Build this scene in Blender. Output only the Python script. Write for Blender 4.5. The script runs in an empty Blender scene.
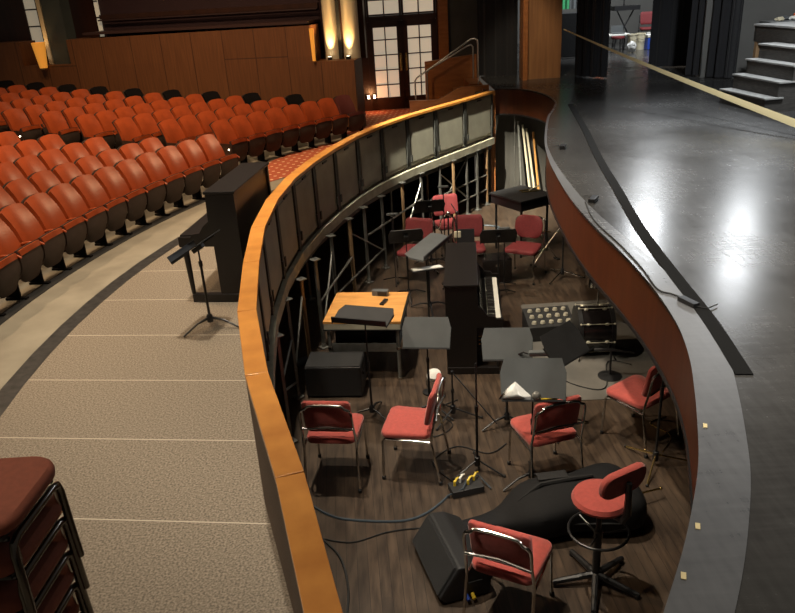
import bpy, bmesh, math, random
from mathutils import Vector, Matrix
random.seed(7)
D = bpy.data; C = bpy.context.scene.collection
PI = math.pi
def rad(a): return a*PI/180

# ------------------------------------------------------------------ materials
def new_mat(name, col, rough=0.5, metal=0.0, var=0.0, scale=8.0, bump=0.0, bscale=60.0, spec=0.5, stretch=(1,1,1), sheen=0.0, coat=0.0):
    m = D.materials.new(name); m.use_nodes = True
    nt = m.node_tree; n = nt.nodes; l = nt.links
    b = n['Principled BSDF']
    b.inputs['Base Color'].default_value = (*col, 1)
    b.inputs['Roughness'].default_value = rough
    b.inputs['Metallic'].default_value = metal
    b.inputs['Specular IOR Level'].default_value = spec
    if coat: b.inputs['Coat Weight'].default_value = coat; b.inputs['Coat Roughness'].default_value = 0.15
    if sheen: b.inputs['Sheen Weight'].default_value = sheen
    if var or bump:
        tc = n.new('ShaderNodeTexCoord'); mp = n.new('ShaderNodeMapping')
        mp.inputs['Scale'].default_value = stretch
        l.new(tc.outputs['Object'], mp.inputs['Vector'])
        if var:
            t = n.new('ShaderNodeTexNoise'); t.inputs['Scale'].default_value = scale; t.inputs['Detail'].default_value = 6
            l.new(mp.outputs[0], t.inputs['Vector'])
            r = n.new('ShaderNodeValToRGB')
            r.color_ramp.elements[0].position = 0.3; r.color_ramp.elements[1].position = 0.7
            r.color_ramp.elements[0].color = (*[max(0, c*(1-var)) for c in col], 1)
            r.color_ramp.elements[1].color = (*[min(1, c*(1+var)) for c in col], 1)
            l.new(t.outputs['Fac'], r.inputs[0]); l.new(r.outputs[0], b.inputs['Base Color'])
        if bump:
            t2 = n.new('ShaderNodeTexNoise'); t2.inputs['Scale'].default_value = bscale; t2.inputs['Detail'].default_value = 4
            l.new(mp.outputs[0], t2.inputs['Vector'])
            bp = n.new('ShaderNodeBump'); bp.inputs['Strength'].default_value = bump; bp.inputs['Distance'].default_value = 0.01
            l.new(t2.outputs['Fac'], bp.inputs['Height']); l.new(bp.outputs[0], b.inputs['Normal'])
    return m
def emit_mat(name, col, strength):
    m = D.materials.new(name); m.use_nodes = True
    b = m.node_tree.nodes['Principled BSDF']
    b.inputs['Base Color'].default_value = (*col, 1)
    b.inputs['Emission Color'].default_value = (*col, 1); b.inputs['Emission Strength'].default_value = strength
    return m
class NB:   # small node builder
    def __init__(s, m): s.nt = m.node_tree; s.n = s.nt.nodes; s.l = s.nt.links; s.b = s.n['Principled BSDF']
    def pos(s, kind='Object'): return s.n.new('ShaderNodeTexCoord').outputs[kind]
    def math(s, op, a, b=None, c=None):
        q = s.n.new('ShaderNodeMath'); q.operation = op
        for i, v in enumerate((a, b, c)):
            if v is None: continue
            if isinstance(v, (int, float)): q.inputs[i].default_value = v
            else: s.l.new(v, q.inputs[i])
        return q.outputs[0]
    def dot(s, v, d):
        q = s.n.new('ShaderNodeVectorMath'); q.operation = 'DOT_PRODUCT'
        s.l.new(v, q.inputs[0]); q.inputs[1].default_value = d
        return q.outputs['Value']
    def noise(s, v, scale, detail=5, stretch=None, rot=0):
        if stretch or rot:
            mp = s.n.new('ShaderNodeMapping'); mp.inputs['Scale'].default_value = stretch or (1,1,1)
            mp.inputs['Rotation'].default_value = (0,0,rot); s.l.new(v, mp.inputs[0]); v = mp.outputs[0]
        t = s.n.new('ShaderNodeTexNoise'); t.inputs['Scale'].default_value = scale; t.inputs['Detail'].default_value = detail
        s.l.new(v, t.inputs['Vector']); return t.outputs['Fac']
    def ramp(s, f, stops):
        r = s.n.new('ShaderNodeValToRGB'); e = r.color_ramp.elements
        while len(e) < len(stops): e.new(0.5)
        for q, (p, c) in zip(e, stops): q.position = p; q.color = (*c, 1)
        s.l.new(f, r.inputs[0]); return r.outputs[0]
    def mix(s, f, a, b, mode='MIX'):
        q = s.n.new('ShaderNodeMix'); q.data_type = 'RGBA'; q.blend_type = mode
        for i, v in ((0, f), (6, a), (7, b)):
            if isinstance(v, (int, float)): q.inputs[i].default_value = v
            elif isinstance(v, tuple): q.inputs[i].default_value = (*v, 1)
            else: s.l.new(v, q.inputs[i])
        return q.outputs[2]
    def bump(s, h, strength=0.2, dist=0.01):
        b = s.n.new('ShaderNodeBump'); b.inputs['Strength'].default_value = strength; b.inputs['Distance'].default_value = dist
        s.l.new(h, b.inputs['Height']); s.l.new(b.outputs[0], s.b.inputs['Normal'])
    def set(s, name, v): s.l.new(v, s.b.inputs[name])

M = {}
M['red']      = new_mat('red_fabric', (0.34,0.045,0.035), 0.8, var=.18, scale=30, bump=.25, bscale=300, sheen=.3)
M['salmon']   = new_mat('salmon_fabric', (0.40,0.062,0.048), 0.8, var=.12, scale=30, bump=.25, bscale=300, sheen=.3)
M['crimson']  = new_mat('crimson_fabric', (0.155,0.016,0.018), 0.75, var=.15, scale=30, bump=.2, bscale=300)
M['rust']     = new_mat('rust_fabric', (0.20,0.052,0.026), 0.85, var=.1, scale=40, bump=.2, bscale=400)
M['seat']     = new_mat('orange_vinyl', (0.30,0.053,0.013), 0.36, var=.25, scale=4, bump=.08, bscale=40, spec=.32)
M['seatdark'] = new_mat('seat_shell', (0.034,0.022,0.017), 0.6, var=.15, scale=10, spec=.3)
M['seatblack']= new_mat('black_seat_cover', (0.006,0.005,0.005), 0.95, spec=.1)
M['seatmar']  = new_mat('maroon_seat_cover', (0.09,0.014,0.010), 0.7)
M['chrome']   = new_mat('chrome', (0.62,0.60,0.56), 0.16, 1.0)
M['knob']     = new_mat('pale_metal_knob', (0.62,0.58,0.46), 0.35, .4)
M['brass']    = new_mat('brass', (0.75,0.55,0.22), 0.25, 1.0)
M['steel']    = new_mat('dull_steel', (0.25,0.25,0.23), 0.45, .7, var=.2, scale=12)
M['railsteel']= new_mat('brushed_rail_steel', (0.48,0.46,0.42), 0.3, .8)
M['postm']    = new_mat('post_steel', (0.17,0.165,0.15), 0.5, .6, var=.25, scale=9)
M['black']    = new_mat('black_metal', (0.012,0.012,0.013), 0.4)
M['gloss']    = new_mat('black_lacquer', (0.010,0.008,0.008), 0.22, coat=.3)
M['piano']    = new_mat('ebony_satin', (0.0075,0.0055,0.005), 0.38)
M['matte']    = new_mat('black_cloth', (0.010,0.010,0.011), 0.9, bump=.4, bscale=25)
M['bagcloth'] = new_mat('black_nylon', (0.009,0.009,0.010), 0.8, bump=.8, bscale=7, spec=.25)
M['plastic']  = new_mat('black_plastic', (0.018,0.018,0.019), 0.5, bump=.2, bscale=120)
M['grille']   = new_mat('speaker_grille', (0.022,0.022,0.023), 0.55, bump=.8, bscale=500)
M['desk']     = new_mat('music_desk_grey', (0.098,0.105,0.108), 0.40, .0, var=.10, scale=5, bump=.05, bscale=300)
M['deskdk']   = new_mat('music_desk_dark', (0.022,0.022,0.023), 0.45, var=.15, scale=6)
M['panel']    = new_mat('grey_painted_panel', (0.33,0.315,0.25), 0.5, var=.12, scale=4, bump=.05, bscale=90)
M['panelfr']  = new_mat('dark_grey_frame', (0.045,0.046,0.042), 0.5, var=.2, scale=8)
M['deckedge'] = new_mat('pale_deck_edge', (0.36,0.34,0.26), 0.6, var=.22, scale=6)
M['outer']    = new_mat('taupe_wall_cloth', (0.12,0.085,0.062), 0.8, var=.12, scale=20, bump=.2, bscale=250)
M['ivory']    = new_mat('ivory', (0.75,0.73,0.66), 0.35)
M['paper']    = new_mat('white_paper', (0.78,0.77,0.72), 0.7)
M['film']     = new_mat('clear_plastic_bag', (0.62,0.62,0.60), 0.25, bump=.9, bscale=18)
M['rubber']   = new_mat('black_rubber', (0.012,0.012,0.012), 0.6)
M['cableb']   = new_mat('blue_grey_cable', (0.045,0.06,0.075), 0.45)
M['yellow']   = new_mat('yellow_plastic', (0.72,0.50,0.03), 0.4)
M['blue']     = new_mat('blue_plastic', (0.03,0.08,0.45), 0.4)
M['green']    = new_mat('green_plastic', (0.04,0.25,0.10), 0.5)
M['orange']   = new_mat('orange_plastic', (0.75,0.14,0.03), 0.5)
M['cream']    = new_mat('cream_plastic', (0.62,0.56,0.40), 0.5)
M['drape']    = new_mat('black_velour', (0.012,0.012,0.014), 0.95, bump=.3, bscale=200, sheen=.15)
M['grayflat'] = new_mat('grey_paint', (0.062,0.058,0.050), 0.7, var=.12, scale=3)
M['backgrey'] = new_mat('backstage_grey', (0.11,0.108,0.10), 0.7, var=.08, scale=2)
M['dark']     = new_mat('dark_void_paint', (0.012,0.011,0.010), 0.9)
M['maroon']   = new_mat('dark_maroon_wall', (0.026,0.007,0.009), 0.8, var=.1, scale=2)
M['maroonlt'] = new_mat('maroon_ledge', (0.035,0.014,0.012), 0.5)
M['frame']    = new_mat('dark_mahogany', (0.035,0.012,0.006), 0.35, var=.25, scale=6, stretch=(1,1,.1))
M['greycol']  = new_mat('green_grey_column', (0.040,0.046,0.041), 0.55, var=.1, scale=3)
M['ivcol']    = new_mat('ivory_column', (0.52,0.44,0.30), 0.55)
M['tape']     = new_mat('pale_yellow_webbing', (0.74,0.62,0.34), 0.6)
M['steptop']  = new_mat('worn_grey_tread', (0.30,0.30,0.29), 0.5, var=.2, scale=8)
M['stepblk']  = new_mat('black_stained_wood', (0.055,0.051,0.046), 0.55, var=.35, scale=10, stretch=(1,1,6))
M['amber']    = emit_mat('amber_lamp_shade', (0.75,0.30,0.04), 0.55)
M['pane']     = emit_mat('backlit_frosted_glass', (0.86,0.72,0.53), 0.42)
M['panedim']  = emit_mat('dim_frosted_glass', (0.70,0.62,0.46), 0.25)
M['lamp']     = emit_mat('lamp_lens', (1.0,0.85,0.6), 14.0)
M['glass']    = new_mat('smoky_glass', (0.25,0.24,0.22), 0.08, .6)
M['gutter']   = new_mat('dark_gutter_metal', (0.035,0.033,0.032), 0.5, .3, var=.5, scale=14)

def wood(name, dark, light, rough, stretch, scale=6, coat=0.0):
    m = new_mat(name, light, rough, coat=coat); q = NB(m); p = q.pos()
    f = q.noise(p, scale, 6, stretch); g = q.noise(p, scale*.4, 3)
    c = q.ramp(f, [(.3, dark), (.7, light)])
    c = q.mix(q.math('MULTIPLY', g, .35), c, dark)
    q.set('Base Color', c); q.bump(f, .04)
    return m
M['cap']    = wood('golden_oak_cap', (0.42,0.160,0.030), (0.62,0.27,0.056), 0.33, (1,1,1), 5, .3)
M['tablew'] = wood('honey_plywood', (0.50,0.23,0.06), (0.70,0.36,0.11), 0.42, (1,5,1), 3)
M['fascia'] = wood('red_brown_veneer', (0.060,0.014,0.004), (0.105,0.026,0.007), 0.42, (3,3,.6), 4)
M['pros']   = wood('proscenium_oak', (0.22,0.095,0.035), (0.34,0.16,0.06), 0.5, (5,5,.3), 4)
M['stairw'] = wood('stair_oak', (0.26,0.088,0.024), (0.40,0.15,0.042), 0.4, (1,1,5), 3)
M['legw']   = wood('raw_timber', (0.20,0.12,0.06), (0.32,0.20,0.10), 0.6, (4,4,.4), 5)

def wall_wood(name):
    m = new_mat(name, (0.2,0.07,0.02), 0.5); q = NB(m); p = q.pos()
    f = q.noise(p, 5, 5, (6,6,.3))
    c = q.ramp(f, [(.3, (0.105,0.037,0.012)), (.7, (0.165,0.062,0.020))])
    # panel tint and seams (every 1.25 m across, one joint at mid height)
    x = q.dot(p, (1,0,0)); z = q.dot(p, (0,0,1))
    fx = q.math('FRACT', q.math('MULTIPLY', x, 1.35)); lx = q.math('LESS_THAN', fx, .022)
    row = q.math('FLOOR', q.math('MULTIPLY', z, .62)); fz = q.math('FRACT', q.math('MULTIPLY', z, .62)); lz = q.math('LESS_THAN', fz, .014)
    cell = q.math('FRACT', q.math('MULTIPLY', q.math('SINE', q.math('ADD', q.math('MULTIPLY', q.math('FLOOR', q.math('MULTIPLY', x, 1.35)), 12.99), q.math('MULTIPLY', row, 7.3))), 43.7))
    c = q.mix(q.math('MULTIPLY', cell, .28), c, (0.07,0.024,0.008))
    c = q.mix(q.math('MAXIMUM', q.math('MULTIPLY', lx, .8), q.math('MULTIPLY', q.math('MULTIPLY', lz, q.math('GREATER_THAN', cell, .55)), .7)), c, (0.02,0.007,0.003))
    q.set('Base Color', c); return m
M['wallwood'] = wall_wood('panelled_wood_wall')

def apron_mat():
    m = new_mat('grey_brown_aggregate', (0.2,0.17,0.13), 0.6); q = NB(m); p = q.pos()
    f = q.noise(p, 75, 4); g = q.noise(p, 1.3, 4)
    c = q.ramp(f, [(.36, (0.085,0.067,0.048)), (.64, (0.285,0.236,0.180))])
    c = q.mix(q.math('MULTIPLY', g, .25), c, (0.16,0.125,0.09))
    v = q.math('MULTIPLY', q.math('SUBTRACT', q.dot(p, (.13,.9915,0)), 3.403), 1/.866)
    fr = q.math('FRACT', v)
    ln = q.math('LESS_THAN', fr, .011)
    c = q.mix(ln, c, (0.47,0.41,0.33))
    q.set('Base Color', c); q.bump(f, .12, .004)
    return m
M['apron'] = apron_mat()
def concrete():
    m = new_mat('beige_concrete', (0.28,0.24,0.18), 0.6); q = NB(m); p = q.pos()
    c = q.ramp(q.noise(p, 2.2, 8), [(.35, (0.19,0.168,0.128)), (.65, (0.26,0.232,0.178))])
    q.set('Base Color', c); q.bump(q.noise(p, 60, 4), .06); return m
M['concrete'] = concrete()
def carpet():
    m = new_mat('red_dotted_carpet', (0.4,0.06,0.02), 0.85); q = NB(m); p = q.pos()
    mp = q.n.new('ShaderNodeMapping'); mp.inputs['Rotation'].default_value = (0,0,.9); mp.inputs['Scale'].default_value = (5.6,5.6,0)
    q.l.new(p, mp.inputs[0])
    fr = q.n.new('ShaderNodeVectorMath'); fr.operation = 'FRACTION'; q.l.new(mp.outputs[0], fr.inputs[0])
    ds = q.n.new('ShaderNodeVectorMath'); ds.operation = 'DISTANCE'; q.l.new(fr.outputs[0], ds.inputs[0]); ds.inputs[1].default_value = (.5,.5,0)
    d = q.math('LESS_THAN', ds.outputs['Value'], .17)
    c = q.ramp(q.noise(p, 40, 3), [(.3, (0.33,0.065,0.025)), (.7, (0.45,0.10,0.04))])
    q.set('Base Color', q.mix(d, c, (0.72,0.52,0.34))); return m
M['carpet'] = carpet()
def stage_mat(name, a, b, r0, r1):
    m = new_mat(name, a, .3); q = NB(m); p = q.pos()
    g = q.noise(p, .9, 6); s = q.noise(p, 5, 7, (1,7,1), .5); s2 = q.noise(p, 6, 7, (6,1,1), .8)
    f = q.math('ADD', q.math('MULTIPLY', g, .55), q.math('MULTIPLY', q.math('ADD', s, s2), .225))
    q.set('Base Color', q.ramp(f, [(.35, a), (.65, b)]))
    r = q.n.new('ShaderNodeMapRange'); q.l.new(f, r.inputs[0]); r.inputs[1].default_value = .35; r.inputs[2].default_value = .65
    r.inputs[3].default_value = r0; r.inputs[4].default_value = r1; q.set('Roughness', r.outputs[0])
    q.bump(q.math('ADD', s, s2), .03, .008); return m
M['stage'] = stage_mat('scuffed_black_stage_paint', (0.030,0.029,0.029), (0.058,0.057,0.055), .20, .30)
M['lip']   = stage_mat('scuffed_grey_lip_paint', (0.085,0.090,0.100), (0.140,0.146,0.158), .24, .36)
M['seam'] = new_mat('dark_stage_tape', (0.006,0.006,0.006), .75, spec=.12)
def pitfloor():
    m = new_mat('worn_dark_plank_floor', (0.05,0.03,0.02), .35); q = NB(m); p = q.pos()
    rt = .06
    x = q.dot(p, (math.cos(rt), math.sin(rt), 0)); y = q.dot(p, (-math.sin(rt), math.cos(rt), 0))
    u = q.math('MULTIPLY', x, 1/.085); fx = q.math('FRACT', u); col = q.math('FLOOR', u)
    cell = q.math('FRACT', q.math('MULTIPLY', q.math('SINE', q.math('ADD', q.math('MULTIPLY', col, 12.9898), q.math('MULTIPLY', q.math('FLOOR', q.math('ADD', q.math('MULTIPLY', y, .7), q.math('MULTIPLY', col, .37))), 78.23))), 437.5))
    g = q.noise(p, 3, 7, (7,1,1)); w = q.noise(p, 1.4, 5)
    c = q.ramp(g, [(.3, (0.027,0.018,0.013)), (.7, (0.092,0.060,0.038))])
    c = q.mix(q.math('MULTIPLY', cell, .45), c, (0.030,0.022,0.017))
    c = q.mix(q.math('MULTIPLY', q.ramp(w, [(.5, (0,0,0)), (.75, (1,1,1))]), .35), c, (0.10,0.075,0.055))
    c = q.mix(q.math('MULTIPLY', q.math('LESS_THAN', fx, .045), .8), c, (0.008,0.006,0.005))
    q.set('Base Color', c); r = q.n.new('ShaderNodeMapRange'); q.l.new(g, r.inputs[0]); r.inputs[3].default_value = .30; r.inputs[4].default_value = .52
    q.set('Roughness', r.outputs[0]); q.bump(g, .08, .01); return m
M['pit'] = pitfloor()
M['mat'] = new_mat('grey_floor_mat', (0.115,0.108,0.096), 0.6, var=.2, scale=3, bump=.1, bscale=80)

# ------------------------------------------------------------------ mesh helpers
class MB:
    def __init__(s): s.bm = bmesh.new(); s.wn = False
    def box(s, c, sz, rot=None, bev=0.0, seg=2):
        r = bmesh.ops.create_cube(s.bm, size=1.0); vs = r['verts']
        mt = Matrix.Translation(c) @ (rot.to_4x4() if rot else Matrix.Identity(4)) @ Matrix.Diagonal((*sz, 1))
        bmesh.ops.transform(s.bm, matrix=mt, verts=vs)
        if bev:
            s.wn = True
            es = list({e for v in vs for e in v.link_edges})
            bmesh.ops.bevel(s.bm, geom=es, offset=bev, segments=seg, affect='EDGES', profile=.5)
        return s
    def tube(s, pts, r, n=8, closed=False):
        pts = [Vector(p) for p in pts]; N = len(pts); rings = []
        prev = None
        for i, p in enumerate(pts):
            if closed: t = (pts[(i+1) % N]-pts[i-1]).normalized()
            else: t = (pts[min(i+1, N-1)]-pts[max(i-1, 0)]).normalized()
            if prev is None:
                a = Vector((0,0,1)) if abs(t.z) < .9 else Vector((1,0,0)); u = t.cross(a).normalized()
            else:
                u = (prev-t*prev.dot(t)); u = u.normalized() if u.length > 1e-6 else t.orthogonal().normalized()
            prev = u; w = t.cross(u)
            rr = r[i] if isinstance(r, (list, tuple)) else r
            rings.append([s.bm.verts.new(p+rr*(math.cos(2*PI*k/n)*u+math.sin(2*PI*k/n)*w)) for k in range(n)])
        m = N if closed else N-1
        for i in range(m):
            A = rings[i]; B = rings[(i+1) % N]
            for k in range(n): s.bm.faces.new((A[k], A[(k+1) % n], B[(k+1) % n], B[k]))
        if not closed:
            s.bm.faces.new(rings[0][::-1]); s.bm.faces.new(rings[-1])
        return s
    def cyl(s, p0, p1, r0, r1=None, n=14):
        return s.tube([p0, p1], [r0, r0 if r1 is None else r1], n)
    def lathe(s, prof, o=(0,0,0), n=24):
        o = Vector(o); rings = []
        for r, z in prof:
            if r < 1e-5: rings.append([s.bm.verts.new(o+Vector((0,0,z)))])
            else: rings.append([s.bm.verts.new(o+Vector((r*math.cos(2*PI*k/n), r*math.sin(2*PI*k/n), z))) for k in range(n)])
        for A, B in zip(rings, rings[1:]):
            for k in range(n):
                a = A[k % len(A)]; a2 = A[(k+1) % len(A)]; b = B[k % len(B)]; b2 = B[(k+1) % len(B)]
                f = [a]
                for v in (a2, b2, b):
                    if v not in f: f.append(v)
                if len(f) > 2: s.bm.faces.new(f)
        for R_, rev in ((rings[0], True), (rings[-1], False)):
            if len(R_) > 2: s.bm.faces.new(R_[::-1] if rev else R_)
        return s
    def prism(s, poly, a, b, axis='z', bev=0.0):
        def P(u, v, w): return {'z': (u,v,w), 'x': (w,u,v), 'y': (u,w,v)}[axis]
        lo = [s.bm.verts.new(P(u,v,a)) for u, v in poly]; hi = [s.bm.verts.new(P(u,v,b)) for u, v in poly]
        fs = [s.bm.faces.new(lo[::-1]), s.bm.faces.new(hi)]
        N = len(poly)
        for i in range(N): fs.append(s.bm.faces.new((lo[i], lo[(i+1) % N], hi[(i+1) % N], hi[i])))
        if bev:
            s.wn = True
            es = list({e for f in fs for e in f.edges})
            bmesh.ops.bevel(s.bm, geom=es, offset=bev, segments=2, affect='EDGES', profile=.5)
        return s
    def ball(s, c, r, sc=(1,1,1), seg=14):
        q = bmesh.ops.create_uvsphere(s.bm, u_segments=seg, v_segments=max(6, seg//2+2), radius=r)
        bmesh.ops.transform(s.bm, matrix=Matrix.Translation(c) @ Matrix.Diagonal((*sc, 1)), verts=q['verts']); return s
    def surf(s, fn, nu, nv, thick=0.0, closed_u=False):
        """grid surface fn(u,v) -> point, given thickness along its normal"""
        g = [[Vector(fn(i/nu, j/nv)) for j in range(nv+1)] for i in range(nu+1)]
        V = [[s.bm.verts.new(p) for p in row] for row in g]
        fs = []
        for i in range(nu):
            for j in range(nv): fs.append(s.bm.faces.new((V[i][j], V[i+1][j], V[i+1][j+1], V[i][j+1])))
        if thick:
            bmesh.ops.recalc_face_normals(s.bm, faces=fs)
            bmesh.ops.solidify(s.bm, geom=fs, thickness=thick)
        return s
    def xf(s, m): bmesh.ops.transform(s.bm, matrix=m, verts=s.bm.verts[:]); return s
    def mesh(s, name, sharp=38):
        bmesh.ops.remove_doubles(s.bm, verts=s.bm.verts[:], dist=1e-5)
        bmesh.ops.recalc_face_normals(s.bm, faces=s.bm.faces[:])
        for e in s.bm.edges:
            if len(e.link_faces) == 2 and e.calc_face_angle(0) > rad(sharp): e.smooth = False
        for f in s.bm.faces: f.smooth = True
        me = D.meshes.new(name); s.bm.to_mesh(me); s.bm.free(); return me
    def build(s, name, mat, parent=None, loc=(0,0,0), rot=(0,0,0), sub=0, label=None):
        wn = s.wn; o = D.objects.new(name, s.mesh(name)); o.data.materials.append(M[mat] if isinstance(mat, str) else mat)
        C.objects.link(o); o.parent = parent; o.location = loc; o.rotation_euler = rot
        if sub:
            md = o.modifiers.new('sub', 'SUBSURF'); md.levels = sub; md.render_levels = sub
        if wn and not sub:
            md = o.modifiers.new('wn','WEIGHTED_NORMAL'); md.keep_sharp = True; md.weight = 100
        if label: o['label'] = label
        return o
def tag(o, label, cat, group=None):
    o['label'] = label; o['category'] = cat
    if group: o['group'] = group
    return o
def thing(name, label, cat, loc, rz=0.0, group=None):
    o = D.objects.new(name, None); C.objects.link(o); o.empty_display_size = .1
    o.location = loc; o.rotation_euler = (0, 0, rad(rz)); return tag(o, label, cat, group)
def struct(o): o['kind'] = 'structure'; return o
def kids(o): return [c for c in C.objects if c.parent == o]
def dup(root, loc, rz, label):
    r = root.copy(); C.objects.link(r); r.location = loc; r.rotation_euler = (0, 0, rad(rz)); r['label'] = label
    for ch in root.children:
        c = ch.copy(); C.objects.link(c); c.parent = r
        for g in ch.children:
            d = g.copy(); C.objects.link(d); d.parent = c
    return r
ORD = ['', 'first','second','third','fourth','fifth','sixth','seventh','eighth','ninth','tenth','eleventh','twelfth','thirteenth','fourteenth','fifteenth','sixteenth','seventeenth','eighteenth']
def spline(pts, n):
    """Catmull-Rom through 2D/3D points"""
    P = [Vector(p) for p in pts]; out = []
    for i in range(len(P)-1):
        p0 = P[max(i-1,0)]; p1 = P[i]; p2 = P[i+1]; p3 = P[min(i+2, len(P)-1)]
        for k in range(n):
            t = k/n
            out.append(.5*((2*p1)+(p2-p0)*t+(2*p0-5*p1+4*p2-p3)*t*t+(3*p1-p0-3*p2+p3)*t**3))
    out.append(P[-1]); return out
def poly_obj(name, poly, z0, z1, mat, **k): return MB().prism(poly, z0, z1).build(name, mat, **k)

PF = -1.35      # pit floor
ST = 0.90       # stage
CEN = Vector((8.2, 6.1)); R1 = 12.68; DR = 0.80

# ================================================================== SETTING
RAIL = [(2.10,15.12),(1.45,14.22),(.84,13.42),(.31,12.70),(-.13,11.95),(-.50,11.15),(-.79,10.30),(-1.02,9.48),(-1.19,8.62),(-1.28,7.70),
        (-1.28,6.70),(-1.19,5.72),(-1.06,4.70),(-.85,3.76),(-.55,2.77),(-.335,1.92),(-.13,1.08)]
def zfloor(r): return max(0.0, (r-13.1)*.076)
def fan(r, a, z=0): return Vector((CEN.x-r*math.cos(rad(a)), CEN.y+r*math.sin(rad(a)), z))

# house floor: concrete fan, flat strip then gently raked
mb = MB(); rs = [11.55,12.0,13.1,14,15,16,17,18,19,20,21,22,23,24.5]; angs = [-34+2*i for i in range(42)]
g = [[mb.bm.verts.new(fan(r, a, zfloor(r))) for r in rs] for a in angs]
for A, B in zip(g, g[1:]):
    for i in range(len(rs)-1): mb.bm.faces.new((A[i], A[i+1], B[i+1], B[i]))
struct(mb.build('floor', 'concrete'))
# apron over the pit platform
arc = [tuple(fan(11.38, a)[:2]) for a in range(30, -37, -3)]
ap = [p for p in RAIL[::-1]] + [(2.2,15.4),(2.2,19.9),(-.75,19.9),(-1.9,14.0)] + arc
struct(poly_obj('floor', ap, -.13, 0.0, 'apron'))
gut = [tuple(fan(11.38, a)[:2]) for a in range(30, -37, -3)] + [tuple(fan(11.55, a)[:2]) for a in range(-36, 31, 3)]
row_band = [tuple(fan(12.20, a)[:2]) for a in range(30, -10, -2)] + [tuple(fan(12.36, a)[:2]) for a in range(-8, 31, 2)]
struct(poly_obj('trim_21', row_band, -.05, .004, 'dark'))  # black strip added for the dark band under the front seat row
struct(poly_obj('trim_1', gut, -.05, .003, 'gutter'))
struct(poly_obj('floor', [(-2.4,12.3),(-2.05,12.25),(-1.75,12.6),(-1.1,13.5),(-.2,14.7),(.8,15.7),(2.15,16.0),(2.15,19.5),(-.72,19.5),(-.72,16.9),(-1.35,15.6),(-2.0,14.45),(-2.4,13.5)], 0.0, .008, 'carpet'))
# pit
struct(poly_obj('floor', [(-3.6,-1.5),(5.6,-1.5),(5.6,17),(-3.6,17)], PF-.1, PF, 'pit'))
struct(poly_obj('floor', [(1.42,6.96),(4.2,6.82),(4.2,9.6),(1.75,9.6)], PF, PF+.006, 'mat'))
def wall(name, pts, z0, z1, mat, t=.1):
    mb = MB()
    for (x0,y0),(x1,y1) in zip(pts, pts[1:]):
        d = Vector((x1-x0, y1-y0)); a = math.atan2(d.y, d.x)
        mb.box(((x0+x1)/2, (y0+y1)/2, (z0+z1)/2), (d.length+t*.5, t, z1-z0), Matrix.Rotation(a, 3, 'Z'))
    return struct(mb.build(name, mat))
wall('wall_left', [(-3.1,-1.2),(-3.1,7.5),(-2.7,10.5),(-1.2,14),(.6,16.4),(1.9,16.6)], PF, -.14, 'dark')
wall('wall_back', [(1.9,15.75),(2.6,15.75),(3.5,15.3),(5.4,14.6)], PF, ST-.1, 'grayflat')
wall('wall_right', [(5.4,14.6),(5.4,-1.2)], PF, ST-.1, 'dark')
wall('wall_front', [(-3.1,-1.2),(5.4,-1.2)], PF, -.14, 'dark')

# stage
LIPC = [(2.22,15.36),(2.5,15.28),(2.8,14.85),(2.97,14.1),(2.96,13.2),(2.76,12.4),(2.5,11.6),(2.12,9.97),(1.93,8.87),(1.82,7.88),(1.75,6.9),(1.735,6.12),(1.755,5.4),(1.745,4.7),(1.69,4.1),(1.60,3.66),(1.49,3.3),(1.375,2.97),(1.26,2.67),(1.13,2.4),(.99,2.14),(.82,1.86),(.6,1.5),(.36,1.15),(.16,.85)]
LIP0 = [Vector(p) for p in spline(LIPC, 5)]
LIP = []
for i, p in enumerate(LIP0):
    a = LIP0[max(i-1,0)]; b = LIP0[min(i+1,len(LIP0)-1)]; t = (b-a).normalized(); k = .022*min(1, max(0, (7-p.y)/3))
    LIP.append((p.x-t.y*k, p.y+t.x*k))
stg = LIP + [(-.6,.2),(-1.6,-2.2),(17,-2.2),(17,34),(2.35,34),(2.35,17.6),(2.22,17.6)]
struct(poly_obj('floor', stg, ST-.03, ST, 'stage'))
def offs(pts, d):
    out = []
    for i, p in enumerate(pts):
        a = Vector(pts[max(i-1,0)]); b = Vector(pts[min(i+1,len(pts)-1)]); t = (b-a).normalized()
        out.append(Vector(p)+d*Vector((-t.y, t.x)))      # +d : stage side (left of travel, travel goes towards camera => right is pit)
    return out
def ribbon(name, inner, outer, z0, z1, mat):
    mb = MB()
    for i in range(len(inner)-1):
        q = [inner[i], inner[i+1], outer[i+1], outer[i]]
        lo = [mb.bm.verts.new((p[0],p[1],z0)) for p in q]; hi = [mb.bm.verts.new((p[0],p[1],z1)) for p in q]
        mb.bm.faces.new(hi); mb.bm.faces.new(lo[::-1])
        mb.bm.faces.new((lo[0],lo[1],hi[1],hi[0])); mb.bm.faces.new((lo[2],lo[3],hi[3],hi[2]))
        if i == 0: mb.bm.faces.new((lo[3],lo[0],hi[0],hi[3]))
        if i == len(inner)-2: mb.bm.faces.new((lo[1],lo[2],hi[2],hi[1]))
    return struct(mb.build(name, mat))
lin = [Vector(p) for p in LIP]
def lipband():
    inn = offs(LIP, -.012); out = []
    for i, p in enumerate(offs(LIP, 0)):
        k = min(1, max(0, (9.5-p.y)/5.5)); q = offs(LIP, .02+.175*k)[i]; out.append(q)
    return inn, out
_a, _b = lipband(); ribbon('trim_2', _a, _b, ST, ST+.005, 'lip')
ribbon('trim_3', offs(LIP, .018), offs(LIP, .05), ST-.50, ST-.031, 'fascia')
ribbon('trim_4', offs(LIP, .008), offs(LIP, .06), ST-.53, ST-.50, 'black')
sm = [tuple(p) for p in spline([(3.12,12.75),(2.78,10.5),(2.47,8.65),(2.26,7.2),(2.07,5.9),(1.96,4.8),(1.90,4.1),(1.80,3.4)], 4)]
ribbon('trim_5', offs(sm, -.04), offs(sm, .05), ST, ST+.008, 'seam')
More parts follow.
